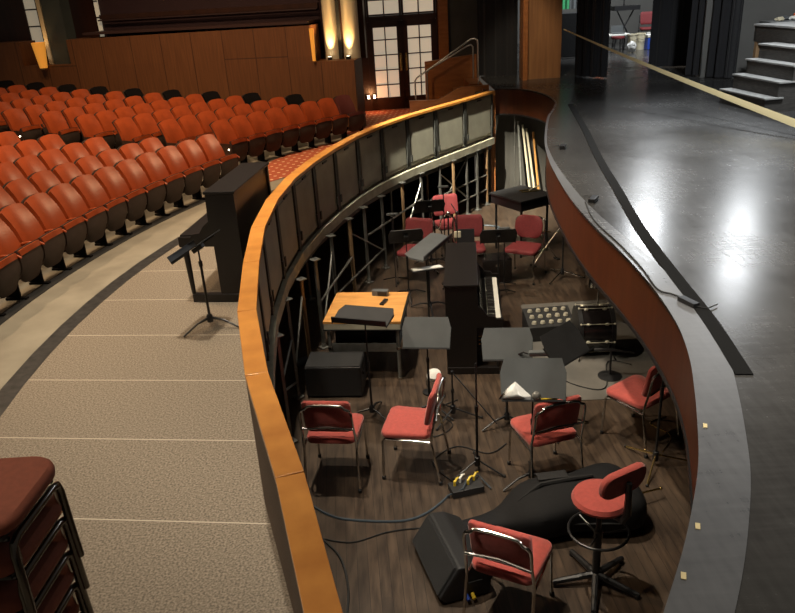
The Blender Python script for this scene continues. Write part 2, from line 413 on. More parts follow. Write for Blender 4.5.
# under-stage props: black posts that carry the stage edge
# pale deck edge under the guard rail
RN = [Vector(p) for p in RAIL]
def side(i, d):      # point at node i shifted d towards the pit
    a = RN[max(i-1,0)]; b = RN[min(i+1,len(RN)-1)]; t = (b-a).normalized()
    return RN[i]+d*Vector((-t.y, t.x))
ribbon('trim_6', [side(i, .030) for i in range(len(RN))], [side(i, .088) for i in range(len(RN))], -.15, -.02, 'deckedge')
ribbon('trim_7', [side(i, -.02) for i in range(len(RN))], [side(i, .030) for i in range(len(RN))], -.25, -.13, 'panelfr')

# guard rail sections, each with its oak cap, grey panel, posts and latch
for i in range(len(RN)-1):
    a, b = RN[i], RN[i+1]; mid = (a+b)/2; d = b-a; L = d.length; ang = math.degrees(math.atan2(d.y, d.x))
    lab = 'grey guard rail section with orange oak cap, %s counted from the stage end' % ORD[i+1]
    t = thing('guard_rail_section', lab, 'railing', (mid.x, mid.y, 0), ang, 'guard rail sections along the pit edge')
    # local +X runs towards the camera, +Y is the pit side
    MB().box((0, 0.020, .872), (L-.004, .132, .045), bev=.005).build('cap_rail', 'cap', t)
    MB().box((0, -.035, .425), (L-.004, .02, .85)).build('outer_panel', 'outer', t)
    pm = MB().box((0, .028, .43), (L-.10, .018, .80), bev=.004)
    pm.box((0, .04, .43), (L-.19, .012, .68), bev=.005); pm.build('steel_panel', 'panel', t)
    for sx in (-1, 1):
        MB().box((sx*(L/2-.028), .03, .425), (.05, .06, .85), bev=.004).build('post', 'panelfr', t)
    MB().box((0, .03, .835), (L-.11, .055, .03)).build('top_channel', 'panelfr', t)
    for sx in (-1, 1): MB().box((sx*(L/2-.075), .062, .16), (.045, .02, .11), bev=.004).build('latch', 'panelfr', t)
    MB().box((0.0, .052, .79), (.16, .014, .025), bev=.003).build('handle_slot', 'black', t)
struct(MB().box((2.16,15.22,-.22), (.09,.09,2.2), bev=.006).build('trim_8', 'stairw'))
struct(MB().box((2.02,15.5,-.22), (.05,.3,2.2)).build('trim_9', 'fascia'))

# steel posts below the apron, each with a foot; braces between them
POSTS = [(-1.30,5.55),(-1.18,6.47),(-1.19,7.38),(-1.09,7.97),(-.98,8.62),(-.84,9.55),(-.62,10.30),(-.42,10.85),(-.15,11.45),(.20,12.25),(.55,12.85),(.92,13.42),(1.20,13.72),(1.50,14.2),(1.74,14.5),(1.98,14.85),
         (-1.75,6.9),(-1.62,8.5),(-1.3,10.3),(-.75,11.9),(.0,13.4),(.75,14.7),(-1.75,5.2)]
for i, (x, y) in enumerate(POSTS):
    if i < 16: lab = 'grey steel post under the pit platform edge, %s from the camera' % ORD[i+1]
    else: lab = 'grey steel post in the dark behind the platform edge, %s from the camera' % (ORD[[2,3,4,5,6,7,1][i-16]])
    off = 0.0
    t = thing('support_post', lab, 'post', (x, y, PF), 40, 'steel posts under the apron')
    h = -.13-PF
    MB().box((0,0,h*.5+.01), (.038,.038,h-.02), bev=.004).build('tube', 'postm' if i % 3 else 'legw', t)
    MB().box((0,0,.011), (.11,.11,.018), bev=.003).cyl((0,0,.02),(0,0,.07),.032,.026).build('foot_plate', 'steel', t)
    MB().box((0,0,h-.005), (.10,.10,.01)).build('head_plate', 'steel', t)
BR = [((-1.19,7.36,-1.0),(-1.09,7.99,-.3)),((-.98,8.62,-1.2),(-.84,9.55,-.35)),((-.62,10.30,-.35),(-.15,11.45,-1.05)),((.20,12.25,-1.1),(.55,12.85,-.3)),((.92,13.42,-.3),(1.50,14.2,-1.0)),((.89,13.45,-1.0),(1.47,14.23,-.3)),((-1.18,6.47,-.75),(-1.19,7.38,-1.15))]
for i, (a, b) in enumerate(BR):
    o = MB().tube([a, b], .013, 8).build('brace', 'steel')
    tag(o, 'thin steel diagonal brace between the pit posts, %s from the camera' % ORD[[2,3,4,5,6,7,1][i]], 'brace', 'diagonal braces under the apron')
HB = [((-1.18,6.47,-.62),(-1.19,7.38,-.62)),((-.98,8.62,-.72),(-.62,10.3,-.72)),((-.42,10.85,-.60),(.55,12.85,-.60)),((.92,13.42,-.72),(1.98,14.85,-.72)),((.92,13.42,-1.02),(1.98,14.85,-1.02)),((-.84,9.55,-1.0),(-.15,11.45,-1.0))]
for i, (a, b) in enumerate(HB):
    o = MB().tube([a, b], .015, 8).build('cross_tube', 'postm')
    tag(o, 'horizontal steel tube tying the pit posts, %s from the camera' % ORD[[1,2,4,6,5,3][i]], 'tube', 'horizontal tubes under the apron')

# ---------------- side wall of the house
W0 = Vector((-.60, 16.68)); WA = math.atan2(.23, -1.0)     # local +X runs left along the wall
def wloc(o, d=0, z=0, back=0):
    o.location = (W0.x+d*math.cos(WA)+back*math.sin(-WA)*-1*0, W0.y+d*math.sin(WA), z); o.rotation_euler = (0, 0, WA); return o
# in wall-local coordinates +X = left along wall, -Y = away from camera (behind)
prof = [(0,-.2),(11,-.2),(11,2.20),(8.06,2.20),(8.06,1.66),(6.80,1.66),(6.80,2.20),(.93,2.24),(.93,1.50),(0,1.50)]
struct(wloc(MB().prism(prof, -.62, 0, axis='y').build('wall_left', 'wallwood')))
struct(wloc(MB().prism([(.9,1.4),(6.5,1.4),(6.5,5.2),(.9,5.2)], -1.15, -.96, axis='y').build('wall_left', 'maroon')))
struct(wloc(MB().prism([(7.6,1.4),(11,1.4),(11,5.2),(7.6,5.2)], -1.15, -.96, axis='y').build('wall_left', 'frame')))
struct(wloc(MB().box((3.68,-.5,2.30), (5.4,.9,.05)).box((3.68,-.80,2.55),(5.4,.06,.03)).build('trim_10', 'maroonlt')))
struct(wloc(MB().box((3.68,-.9,2.62), (5.4,.08,.10)).build('trim_11', 'frame')))
struct(wloc(MB().prism([(-.02,1.45),(1.0,1.45),(1.0,5),(-.02,5)], -1.1, -.96, axis='y').build('wall_left', 'frame')))
struct(wloc(MB().prism([(6.5,1.45),(8.2,1.45),(8.2,5),(6.5,5)], -1.3, -1.2, axis='y').build('wall_left', 'frame')))
# pilasters over the uplights
def half(x0, r, y): return MB().lathe([(r,0),(r,3.4)], (0,0,0), 24)
for k, x in enumerate((.60,.19)):
    o = half(0, .19, 0).build('column', 'ivcol'); wloc(o); o.location = Vector(o.location)+Matrix.Rotation(WA,3,'Z') @ Vector((x,-.55,1.50)); struct(o); o.name = 'trim_%d' % (12+k)
o = MB().box((0,0,1.7),(.07,.05,3.4)).build('trim_14','dark'); wloc(o); o.location = Vector(o.location)+Matrix.Rotation(WA,3,'Z') @ Vector((.395,-.36,1.5)); struct(o)
o = MB().prism([(-.30,-.14),(.30,-.14),(.24,.14),(-.24,.14)], 0, 3.4).build('trim_15','greycol'); wloc(o); o.location = Vector(o.location)+Matrix.Rotation(WA,3,'Z') @ Vector((7.18,-.40,1.64)); struct(o)
o = MB().prism([(-.05,-.10),(.05,-.10),(.05,.10),(-.05,.10)], 0, 3.4).build('trim_16','ivcol'); wloc(o); o.location = Vector(o.location)+Matrix.Rotation(WA,3,'Z') @ Vector((7.53,-.40,1.64)); struct(o)
# tall frosted window left of the column
def wpos(o, x, y, z):
    wloc(o); o.location = Vector(o.location)+Matrix.Rotation(WA,3,'Z') @ Vector((x,y,z)); return o
w = MB().box((0,0,.9),(.72,.03,2.0)).build('window_1', 'panedim'); struct(wpos(w, 8.0,-.92,2.20))
b = MB()
for x in (-.36,0,.36): b.box((x,.03,.9),(.035,.03,2.0))
for z in (-.08,.30,.68,1.06,1.44,1.82): b.box((0,.03,z),(.72,.03,.03))
b.build('window_frame', 'frame', w)
w2 = MB().box((0,0,.9),(.10,.03,2.2)).build('window_2', 'panedim'); struct(wpos(w2, 6.42,-.90,2.26))
b = MB()
for z in (0,.36,.72,1.08,1.44): b.box((0,.03,z),(.10,.03,.03))
b.build('window_frame', 'frame', w2)
# sconce and uplights
t = thing('wall_sconce', 'amber cone wall sconce at the foot of the tall frosted window', 'lamp', (0,0,0)); wpos(t, 7.42, .16, 1.62)
MB().lathe([(.085,0),(.15,.55),(.14,.56),(.08,.02)], (0,0,0), 20).build('lamp_shade', 'amber', t)
MB().box((0,-.08,.2),(.06,.16,.08)).build('bracket', 'frame', t)
MB().lathe([(0,0),(.07,0),(.07,.04),(0,.05)], (0,0,-.03), 16).build('finial', 'brass', t)
o = MB().lathe([(.035,0),(.05,.66),(.045,.66),(.03,.01)], (0,0,0), 16).build('amber_strip_lamp', 'amber'); tag(wpos(o, .88,.06,1.52), 'narrow amber lamp at the left edge of the lit ivory columns', 'lamp')
for lab, x, y, z, cat in (('uplight under the left one of the two ivory columns',.62,-.26,1.50,0),('uplight under the right one of the two ivory columns',.20,-.26,1.50,0),('single uplight at the foot of the grey-green column',7.62,-.12,1.66,0)):
    t = thing('uplight', 'small bright '+lab, 'lamp', (0,0,0), 0, 'uplights on the wood wall ledge'); wpos(t, x, y, z)
    MB().lathe([(.055,0),(.06,.07),(.05,.07),(.045,.05)], (0,0,0), 16).build('housing', 'black', t)
    MB().lathe([(0,.0),(.044,0),(.044,.012),(0,.012)], (0,0,.055), 16).build('lens', 'lamp', t)
    l = D.lights.new('uplight_beam','SPOT'); l.energy = 170 if x < 5 else 30; l.color = (1.0,.60,.24); l.spot_size = rad(75); l.spot_blend = .6; l.shadow_soft_size = .03
    lo = D.objects.new('uplight_beam', l); C.objects.link(lo); wpos(lo, x, y, z+.085); lo.rotation_euler = (PI-rad(3), 0, WA)
# dark return wall and the end wall with double doors
wall('wall_back', [(-.80,17.2),(-.80,19.7)], -.1, 5, 'frame', .12)
DA = rad(6)
def dpos(o, x, y, z):
    o.location = (.53+x*math.cos(DA)-y*math.sin(DA), 19.55+x*math.sin(DA)+y*math.cos(DA), z); o.rotation_euler = (0,0,DA); return o
ew = MB()
ew.box((-1.05,.1,2.4),(.38,.16,5)).box((1.02,.1,2.4),(.30,.16,5)).box((0,.1,2.19),(1.8,.16,.12)).box((0,.1,3.4),(1.8,.16,.10)).box((0,.1,4.2),(1.8,.1,1.5))
struct(dpos(ew.build('wall_back', 'frame'), 0,0,0))
struct(dpos(MB().box((1.03,-.02,2.4),(.24,.10,5)).build('trim_17','stairw'),0,0,0))
struct(dpos(MB().box((1.55,.1,2.6),(.8,.1,4.8)).build('wall_back','grayflat'),0,0,0))
for k, sx in enumerate((-1,1)):
    dr = MB()
    cx = sx*.43
    for x in (-.36,.36): dr.box((cx+x*1.03,.03,1.06),(.15,.05,2.10))
    dr.box((cx,.03,2.05),(.84,.05,.14)).box((cx,.03,.15),(.84,.05,.30))
    for z in (.61,.97,1.33,1.69): dr.box((cx,.02,z),(.66,.04,.026))
    dr.box((cx,.02,1.13),(.026,.04,1.84))
    d = struct(dpos(dr.build('door_%d' % (k+1), 'frame'),0,0,.01))
    MB().box((cx,.045,1.13),(.68,.012,1.84)).build('glass_panes', 'pane', d)
    MB().tube([(sx*.07,-.04,.95),(sx*.07,-.05,1.0),(sx*.07,-.05,1.28),(sx*.07,-.04,1.33)],.014,10).box((sx*.07,-.01,1.14),(.05,.03,.42)).build('handle', 'brass', d)
    tr = MB().box((cx,.05,2.8),(.78,.02,1.0)).build('window_%d' % (k+3), 'pane'); struct(dpos(tr,0,0,0))
    b = MB().box((cx,.02,2.8),(.03,.05,1.1))
    for z in (2.28,2.62,2.96,3.3): b.box((cx,.02,z),(.80,.05,.03))
    for x in (-.4,.4): b.box((cx+x,.02,2.8),(.05,.05,1.1))
    b.build('window_frame', 'frame', tr)
for k, x in enumerate((-.95,-.80)):
    t = thing('low_wall_light', 'small bright low wall light left of the doors, %s one' % ('left' if k == 0 else 'right'), 'lamp', (0,0,0), 0, 'low lights by the doors'); dpos(t, x, -.03, .36)
    MB().box((0,0,0),(.10,.06,.14),bev=.01).build('housing','frame',t)
    MB().box((0,-.035,0),(.05,.012,.08)).build('lens','lamp',t)
l = D.lights.new('door_glow','POINT'); l.energy = 9; l.color = (1,.45,.18); l.shadow_soft_size = .05
lo = D.objects.new('door_glow', l); C.objects.link(lo); lo.location = (-.28,19.1,.42)

# stairs from the house up to the stage
st = MB()
for k in range(5): st.box((.88+k*.27+.0, 16.85, .09*(k+1)), (.27, 1.1, .18*(k+1)))
struct(st.build('stairs', 'stairw'))
sp = [(.52,0),(.52,.66),(1.13,.65),(1.60,.885),(2.2,.89),(2.2,0)]
struct(MB().prism(sp, 16.05, 16.16, axis='y').build('trim_18', 'stairw'))
struct(MB().prism([(.95,0),(.95,1.30),(2.12,1.40),(2.12,0)], 17.5, 17.6, axis='y').build('trim_19', 'stairw'))
def handrail(y, pts, lab, posts):
    t = thing('handrail', lab, 'handrail', (pts[0][0], y, 0), 0, 'stair handrails')
    MB().tube([(x-pts[0][0],0,z) for x, z in pts], .018, 10).build('rail_tube', 'railsteel', t)
    for x, z0, z1 in posts: MB().cyl((x-pts[0][0],0,z0),(x-pts[0][0],0,z1),.02).build('post','steel',t)
handrail(16.24, [(.66,.20),(.66,1.04),(.70,1.10),(1.84,1.80),(1.93,1.82),(1.99,1.78),(2.0,1.70),(2.0,.90)], 'grey tube handrail on the near side of the stage stairs', [])
handrail(17.3, [(.98,.36),(.98,1.08),(1.02,1.14),(1.90,1.60),(1.98,1.62),(2.02,1.58),(2.02,.90)], 'grey tube handrail on the far side of the stage stairs', [])
# proscenium and backstage walls
struct(MB().box((3.40,16.75,2.3),(.80,.5,2.8)).build('wall_right', 'pros'))
struct(MB().box((3.02,16.5,2.3),(.10,.24,2.8)).build('trim_20', 'stairw'))
wall('wall_back', [(2.3,26.5),(9.2,26.5)], ST, 6, 'backgrey')
wall('wall_back', [(6.3,15.2),(13,13.9)], ST, 3.3, 'backgrey')

# ================================================================== THEATRE SEATS
def make_seat(name):
    t = thing(name, '', 'seat', (0,0,0), 0, 'orange theatre seats')
    W = .205
    def back(u, v):     # front face of the cushion
        x = (u-.5)*2*W*(1-.06*v); z = .40+v*.46-(.03*(abs(u-.5)*2)**3 if v > .5 else 0)*(v-.5)*2
        y = -.10-.20*v-.05*math.sin(PI*u)*0.7+.03*math.sin(PI*v)
        return (x, y, z)
    m = MB(); N = 10
    g = []
    m.surf(back, N, 8, .055); m.build('backrest', 'seat', t)
    m = MB(); m.surf(lambda u, v: (back(u, v)[0]*1.03, back(u, v)[1]-.062, back(u, v)[2]-.012), N, 8, .02); m.build('back_shell', 'seatdark', t)
    # tipped-up pan: dark shell facing the stage, orange cushion edge along its top
    m = MB()
    def pan(u, v):
        x = (u-.5)*2*.207*(1-.04*max(0, .5-v)*2); z = .15+v*.39+.075*abs(2*u-1)**6*(1-v)**2+.02*(1-(2*u-1)**2)*v
        return (x, .045+.05*math.sin(PI*v)+.03*math.sin(PI*u)+.05*v, z)
    m.surf(pan, 14, 8, .035); m.build('seat_shell', 'seatdark', t)
    m = MB(); m.surf(lambda u, v: ((u-.5)*2*.195, .120-.12*v+.03*math.sin(PI*u)*(1-v), .535+.02*(1-(2*u-1)**2)-.07*v*v), 8, 4, .06); m.build('seat_cushion', 'seat', t)
    m = MB(); m.tube([(-.222,-.17,.47),(-.222,-.04,.495),(-.222,.09,.50),(-.222,.15,.47)], [.012,.016,.016,.012], 8); m.build('armrest', 'seat', t)
    m = MB(); m.box((0,-.02,.22),(.40,.05,.05)).box((-.215,-.02,.24),(.03,.10,.46),bev=.008).box((-.215,-.02,.012),(.05,.24,.022)).box((.215,-.08,.07),(.03,.16,.10)); m.build('pedestal', 'seatblack', t)
    return t
END_ME = []
seat0 = make_seat('theatre_seat')
seatD = None
used = [False]
PI2 = 2*PI
def cam_px(P):
    F = Vector((0,.91845,-.39555)); R = Vector((.99813,-.02415,-.05607)); U = Vector((.06105,.39481,.91673))
    d = Vector(P)-Vector((0,0,2.88)); w = d.dot(F)
    return (397.5+740*d.dot(R)/w, 306.5-740*d.dot(U)/w) if w > .1 else (-999,-999)
def put_seat(k, a, label, dark=None, aisle=False):
    Rt = R1+DR*(k-1); p = fan(Rt-.30, a, zfloor(Rt-.30)); rz = -a-90
    if not used[0]: used[0] = True; r = seat0; r.location = p; r.rotation_euler = (0,0,rad(rz)); r['label'] = label
    else: r = dup(seat0, p, rz, label)
    if aisle:
        if not END_ME:
            END_ME.append(MB().box((.222,-.02,.30),(.018,.30,.40),bev=.006).build('end_panel','frame',r)); lo_ = MB().ball((.236,.07,.40),.012,seg=8).build('aisle_light','lamp',END_ME[0]); END_ME.append(lo_)
        else:
            a_ = END_ME[0].copy(); C.objects.link(a_); a_.parent = r; b_ = END_ME[1].copy(); C.objects.link(b_); b_.parent = a_
    if dark:
        for c in r.children:
            if c.name.startswith(('backrest','seat_cushion','armrest')):
                me = dark.get(c.data.name)
                if me is None:
                    me = c.data.copy(); me.materials[0] = M['seatblack'] if dark['k'] == 'b' else M['seatmar']; dark[c.data.name] = me
                c.data = me
blk = {'k': 'b'}; mar = {'k': 'm'}
ENDS1 = {1:28.6, 2:26.7, 3:25.1, 4:24.5, 5:23.9, 6:23.4}
for k, e in ENDS1.items():
    R_ = R1+DR*(k-1); st_ = math.degrees(.452/(R_-.3)); a = e; j = 1
    while a > 2:
        x, y = cam_px(fan(R_-.2, a, zfloor(R_-.3)+.7))
        if x < (-62 if k < 3 else -30): break
        put_seat(k, a, 'orange tip-up seat, %s from the aisle in the %s row of the near block' % (ORD[j], ORD[k] if k > 1 else 'front'))
        a -= st_; j += 1
STEND = {2:(33.9,47.6), 3:(31.9,44.9), 4:(30.7,42.9), 5:(30.1,41.2), 6:(29.7,39.7), 7:(29.0,38.3), 8:(28.6,37.3), 9:(28.2,36.5), 10:(27.8,35.7), 11:(27.5,35.0)}
for k, (a0, a1) in STEND.items():
    R_ = R1+DR*(k-1); n = max(4, int(round(rad(a1-a0)*(R_-.3)/.452))); step = (a1-a0)/n
    for j in range(n+1):
        a = a0+step*j
        x, y = cam_px(fan(R_-.2, a, zfloor(R_-.3)+.7))
        if x < -25: continue
        row = ORD[k-1] if k > 2 else 'front'
        if j == n:
            put_seat(k, a, '%s-covered seat at the wall end of the %s row of the far block' % ('black' if k > 2 else 'dark maroon', row), blk if k > 2 else mar)
        else: put_seat(k, a, 'orange tip-up seat, %s from the aisle in the %s row of the far block' % (ORD[j+1], row), None, j == 0)

# ================================================================== BAND CHAIRS
def rrect(w, h, r, n=5):
    out = []
    for cx, cy, a0 in ((w/2-r,h/2-r,0),(-w/2+r,h/2-r,90),(-w/2+r,-h/2+r,180),(w/2-r,-h/2+r,270)):
        for k in range(n+1):
            a = rad(a0+90*k/n); out.append((cx+r*math.cos(a), cy+r*math.sin(a)))
    return out
def cushion_mb(w, d, th, r=.06, taper=0.0):
    """padded slab with rounded plan and soft edges, centre at origin, z 0..th"""
    m = MB(); rings = []
    for s_, z in ((.93,0),(.985,th*.15),(1,th*.45),(.985,th*.75),(.93,th*.95),(.6,th*1.03)):
        rings.append([m.bm.verts.new((x*s_*(1-taper*(y/d)), y*s_, z)) for x, y in rrect(w, d, r)])
    for A, B in zip(rings, rings[1:]):
        for k in range(len(A)): m.bm.faces.new((A[k], A[(k+1) % len(A)], B[(k+1) % len(A)], B[k]))
    m.bm.faces.new(rings[0][::-1]); m.bm.faces.new(rings[-1]); return m
SC = 1.07
def band_chair(label, loc, rz, fab='salmon', rounded=False, group='red band chairs in the pit', leg='chrome'):
    """origin on the floor under the seat, faces +Y"""
    t = thing('band_chair', label, 'chair', loc, rz, group); t.scale = (1.03,1.03,SC)
    cushion_mb(.47, .45, .06, .07, -.10).build('seat', fab, t, loc=(0,.02,.425))
    # backrest: curved pad leaning back
    bw, bh = (.43,.33)
    b = cushion_mb(bw, bh, .045, .13 if rounded else .05)
    for v in b.bm.verts: v.co.z += .10*(v.co.x/bw)**2*1.2
    # pad plane: local x->x, y->up (lean), z->front
    lean = rad(12)
    mt = Matrix(((1,0,0,0),(0,-math.sin(lean),math.cos(lean),-.245),(0,math.cos(lean),math.sin(lean),.70),(0,0,0,1)))
    b.xf(mt); b.build('backrest', fab, t)
    W = .235; z1 = .84; yb = -.285
    hoop = [(-W,-.215,.40),(-W,-.225,.50),(-W*.97,-.25,.62),(-W*.95,-.275,.78)]
    hoop += [(-W*.95+.05,-.285,z1-.02),(-W*.6,-.275,z1),(0,-.27,z1+.005),(W*.6,-.275,z1),(W*.95-.05,-.285,z1-.02)]
    hoop += [(W*.95,-.275,.78),(W*.97,-.25,.62),(W,-.225,.50),(W,-.215,.40)]
    MB().tube([tuple(p) for p in spline(hoop, 3)], .0115, 8).build('back_frame', leg, t)
    MB().tube([(-W*.97,-.262,.615),(0,-.235,.615),(W*.97,-.262,.615)], .011, 8).build('back_bar', leg, t)
    sf = MB().tube([(-W,-.215,.41),(-W,.0,.415),(-W*.95,.20,.415)], .011, 8).tube([(W,-.215,.41),(W,.0,.415),(W*.95,.20,.415)], .011, 8)
    sf.tube([(-W*.95,.19,.415),(W*.95,.19,.415)], .010, 8); sf.build('seat_frame', leg, t)
    for sx in (-1, 1):
        l = MB().tube([(sx*W,-.215,.41),(sx*W,-.225,.36),(sx*(W+.01),-.285,.03)], .0115, 8).build('leg', leg, t)
        MB().lathe([(0,0),(.016,0),(.018,.03),(.0125,.035)], (sx*(W+.01),-.29,0), 12).build('foot_cap', 'rubber', l)
        l = MB().tube([(sx*W*.95,.20,.41),(sx*W*.96,.225,.38),(sx*W,.235,.03)], .0115, 8).build('leg', leg, t)
        MB().lathe([(0,0),(.016,0),(.018,.03),(.0125,.035)], (sx*W,.236,0), 12).build('foot_cap', 'rubber', l)
    return t
band_chair('salmon chair with chrome frame nearest the oak rail, back to the camera', (-.655,5.90,PF), -8)
band_chair('salmon chair seen from its side, facing the oak rail, centre of the pit', (.07,5.93,PF), 76)
band_chair('salmon chair behind a stand pole with a pencil above its back', (1.265,5.69,PF), 15, 'salmon')
band_chair('salmon chair half hidden under the stage edge on the right', (2.31,6.22,PF), 34, 'salmon')
band_chair('salmon chrome chair at the bottom of the pit beside the wedge speaker', (.69,4.10,PF), -28)
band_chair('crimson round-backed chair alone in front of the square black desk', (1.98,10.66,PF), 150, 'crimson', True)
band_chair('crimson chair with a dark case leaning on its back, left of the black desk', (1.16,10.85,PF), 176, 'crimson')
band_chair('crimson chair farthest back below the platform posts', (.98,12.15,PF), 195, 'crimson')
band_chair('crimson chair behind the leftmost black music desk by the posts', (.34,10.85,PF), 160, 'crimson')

# ================================================================== MUSIC STANDS
def music_stand(label, loc, rz, h, tilt, desk='desk', group='music stands in the pit', w=.50, hh=.33, low=False):
    """player at local -Y; h = height of desk centre; tilt = angle of the desk from horizontal"""
    t = thing('music_stand', label, 'music stand', loc, rz, group)
    a = rad(tilt); u = Vector((0, math.cos(a), math.sin(a))); n = Vector((0, -math.sin(a), math.cos(a))); c = Vector((0,0,h))
    mt = Matrix(((1,0,0,c.x),(0,u.y,n.y,c.y),(0,u.z,n.z,c.z),(0,0,0,1)))
    m = MB().prism([(-w/2+.012,-hh/2),(w/2-.012,-hh/2),(w/2,hh*.18),(w*.44,hh/2),(-w*.44,hh/2),(-w/2,hh*.18)], -.004, .004)
    for sx in (-1, 1):
        m.prism([(sx*(w/2-.012)-.003,-hh/2),(sx*(w/2-.012)+.003,-hh/2),(sx*w/2+.003,hh*.18),(sx*w/2-.003,hh*.18)], -.02, .0)
    m.xf(mt); m.build('desk', desk, t)
    MB().box((0,-hh/2+.002,.028),(w-.02,.005,.06)).box((0,-hh/2+.008,.057),(w-.02,.016,.004)).xf(mt).build('ledge', 'black' if desk != 'desk' else 'deskdk', t)
    MB().box((0,0,-.028),(.06,.12,.045),bev=.008).xf(mt).build('tilt_bracket', 'black', t)
    MB().cyl((0,.012,.60),(0,.012,h-.025),.008).build('pole', 'black', t)
    MB().cyl((0,.012,.10),(0,.012,.66),.0125).cyl((0,.012,.62),(0,.012,.67),.018).build('outer_tube', 'black', t)
    b = MB().lathe([(0,.06),(.03,.06),(.03,.12),(.016,.14),(0,.14)], (0,.012,0), 14); b.build('hub', 'black', t)
    for k in range(3):
        q = rad(90+120*k+(18 if low else 0)); r = .30
        MB().tube([(.02*math.cos(q),.012+.02*math.sin(q),.10),(.14*math.cos(q),.012+.14*math.sin(q),.085),(r*math.cos(q),.012+r*math.sin(q),.012)], [.014,.011,.009], 8).build('leg', 'black' if k else 'deskdk', t)
    return t
music_stand('black music stand with nearly flat desk in front of the orange-topped table', (-.345,6.86,PF), -19, 1.20, 9, 'deskdk', w=.60)
music_stand('grey music stand left of the upright piano end, white disc lamp below it', (.28,6.86,PF), -9, .96, 62)
music_stand('grey music stand just right of the upright piano with a small lamp clipped on', (1.06,6.55,PF), -6, .93, 60)
music_stand('grey music stand with a plastic bag, glass ball and pencil on its ledge', (1.125,5.56,PF), -7, 1.075, 62, w=.56, hh=.37)
music_stand('dark music stand turned away beside the kick drum', (1.60,6.42,PF), 42, .96, 48, 'deskdk', w=.55, hh=.36)
music_stand('black music stand standing in front of the crimson chair by the posts', (.18,10.15,PF), 184, .95, 50, 'black', w=.50)
music_stand('black music stand behind the tilted grey desk, under a tiny stand light', (.60,11.45,PF), 186, 1.0, 50, 'black')
music_stand('black music stand left of the crimson round-backed chair', (1.48,9.95,PF), 176, .93, 52, 'black', w=.52)
music_stand('large tilted grey desk seen on edge with white paper beneath', (.47,9.62,PF), 64, .96, 10, 'desk', w=1.05, hh=.30)
music_stand('low black music stand on the house apron beside the black piano', (-1.80,6.47,0), -105, .82, 31, 'matte', group='music stand on the apron')
tag(MB().box((0,0,0),(.40,.16,.012),Matrix.Rotation(rad(-10),3,'X')).build('score', 'paper', loc=(.42,9.22,-.56), rot=(0,0,rad(12))), 'white music paper on a low tray under the large tilted grey desk', 'sheet music')
tr = thing('paper_tray', 'low black tray stand holding the white paper below the tilted grey desk', 'tray stand', (.42,9.22,PF), 12)
MB().box((0,0,.775),(.44,.20,.012),Matrix.Rotation(rad(-10),3,'X')).build('tray','black',tr)
MB().cyl((0,0,.02),(0,0,.77),.012).build('pole','black',tr)
MB().lathe([(0,0),(.14,0),(.14,.012),(.02,.03),(0,.03)],(0,0,0),20).build('base','black',tr)
# things on the ledge of the front stand
def on_desk(x, up, out, rz=-7, base=(1.125,5.56,PF), h=1.075, tilt=62):
    a = rad(tilt); u = Vector((0, math.cos(a), math.sin(a))); n = Vector((0, -math.sin(a), math.cos(a)))
    p = Vector((x,0,h))+u*up+n*out; q = Matrix.Rotation(rad(rz),3,'Z') @ p; return (base[0]+q.x, base[1]+q.y, base[2]+q.z)
def crumple(r, sc, seed, n=2, amp=.25):
    m = MB(); q = bmesh.ops.create_icosphere(m.bm, subdivisions=n+1, radius=r); rnd = random.Random(seed)
    for v in m.bm.verts: v.co *= 1+rnd.uniform(-amp, amp)
    for v in m.bm.verts: v.co = Vector((v.co.x*sc[0], v.co.y*sc[1], v.co.z*sc[2]))
    return m
m = MB(); rnd = random.Random(3); B_ = [(-.15,0),(.12,0),(.13,.03),(.06,.09),(-.005,.155),(-.05,.12),(-.12,.05)]
lo = [m.bm.verts.new((x, rnd.uniform(-.012,.0), z)) for x, z in B_]; top = m.bm.verts.new((0,-.06,.055)); hi = m.bm.verts.new((-.03,-.05,.09)); f2 = m.bm.verts.new((.05,-.055,.03)); f3 = m.bm.verts.new((-.08,-.05,.03))
m.bm.faces.new(lo)
hull = bmesh.ops.convex_hull(m.bm, input=m.bm.verts[:])
o = m.build('plastic_bag', 'film', loc=on_desk(-.15,-.17,.035), rot=(rad(-26),0,rad(-7))); tag(o, 'crumpled clear plastic bag on the ledge of the front grey stand', 'bag')
o = MB().ball((0,0,.0),.040).build('glass_ball', 'glass', loc=on_desk(.02,-.135,.046)); tag(o, 'smoky round glass ball on the ledge of the front grey stand', 'ball')
o = MB().cyl((-.07,0,0),(.06,0,0),.008,n=8).cyl((.06,0,0),(.08,0,0),.008,.001,8).build('pencil', 'yellow', loc=on_desk(.13,-.163,.04), rot=(0,0,rad(-7))); tag(o, 'yellow pencil lying on the ledge of the front grey stand', 'pencil')
# clip lamp
t = thing('clip_lamp', 'grey bar lamp clipped to the desk right of the piano', 'lamp', (1.30,6.42,PF+.88), -4)
MB().box((.06,0,0),(.22,.06,.05),bev=.012).build('lamp_head','desk',t)
MB().tube([(-.05,0,0),(-.10,.03,.0),(-.14,.06,-.04)],.010,8).build('arm','black',t)
def stand_light(label, loc, h, rz=0, clip=False):
    t = thing('stand_light', label, 'lamp', loc, rz, 'small stand lights')
    MB().box((0,0,h),(.17,.06,.025),bev=.006).build('lamp_head','desk',t)
    MB().box((0,-.015,h-.02),(.05,.04,.03)).build('clip','chrome',t)
    MB().cyl((0,0,.03),(0,0,h-.012),.009).build('pole','black',t)
    for k in range(3):
        q = rad(30+120*k); MB().tube([(0,0,.08),(.22*math.cos(q),.22*math.sin(q),.01)],.009,6).build('leg','black',t)
stand_light('tiny grey light bar on a stand in front of the farthest crimson chair', (.84,11.55,PF), 1.28)
stand_light('tiny grey light bar on a stand by the posts, left of the crimson chairs', (.0,10.80,PF), 1.10)
stand_light('tiny light bar above the desk left of the round-backed chair', (1.62,10.3,PF), .93)
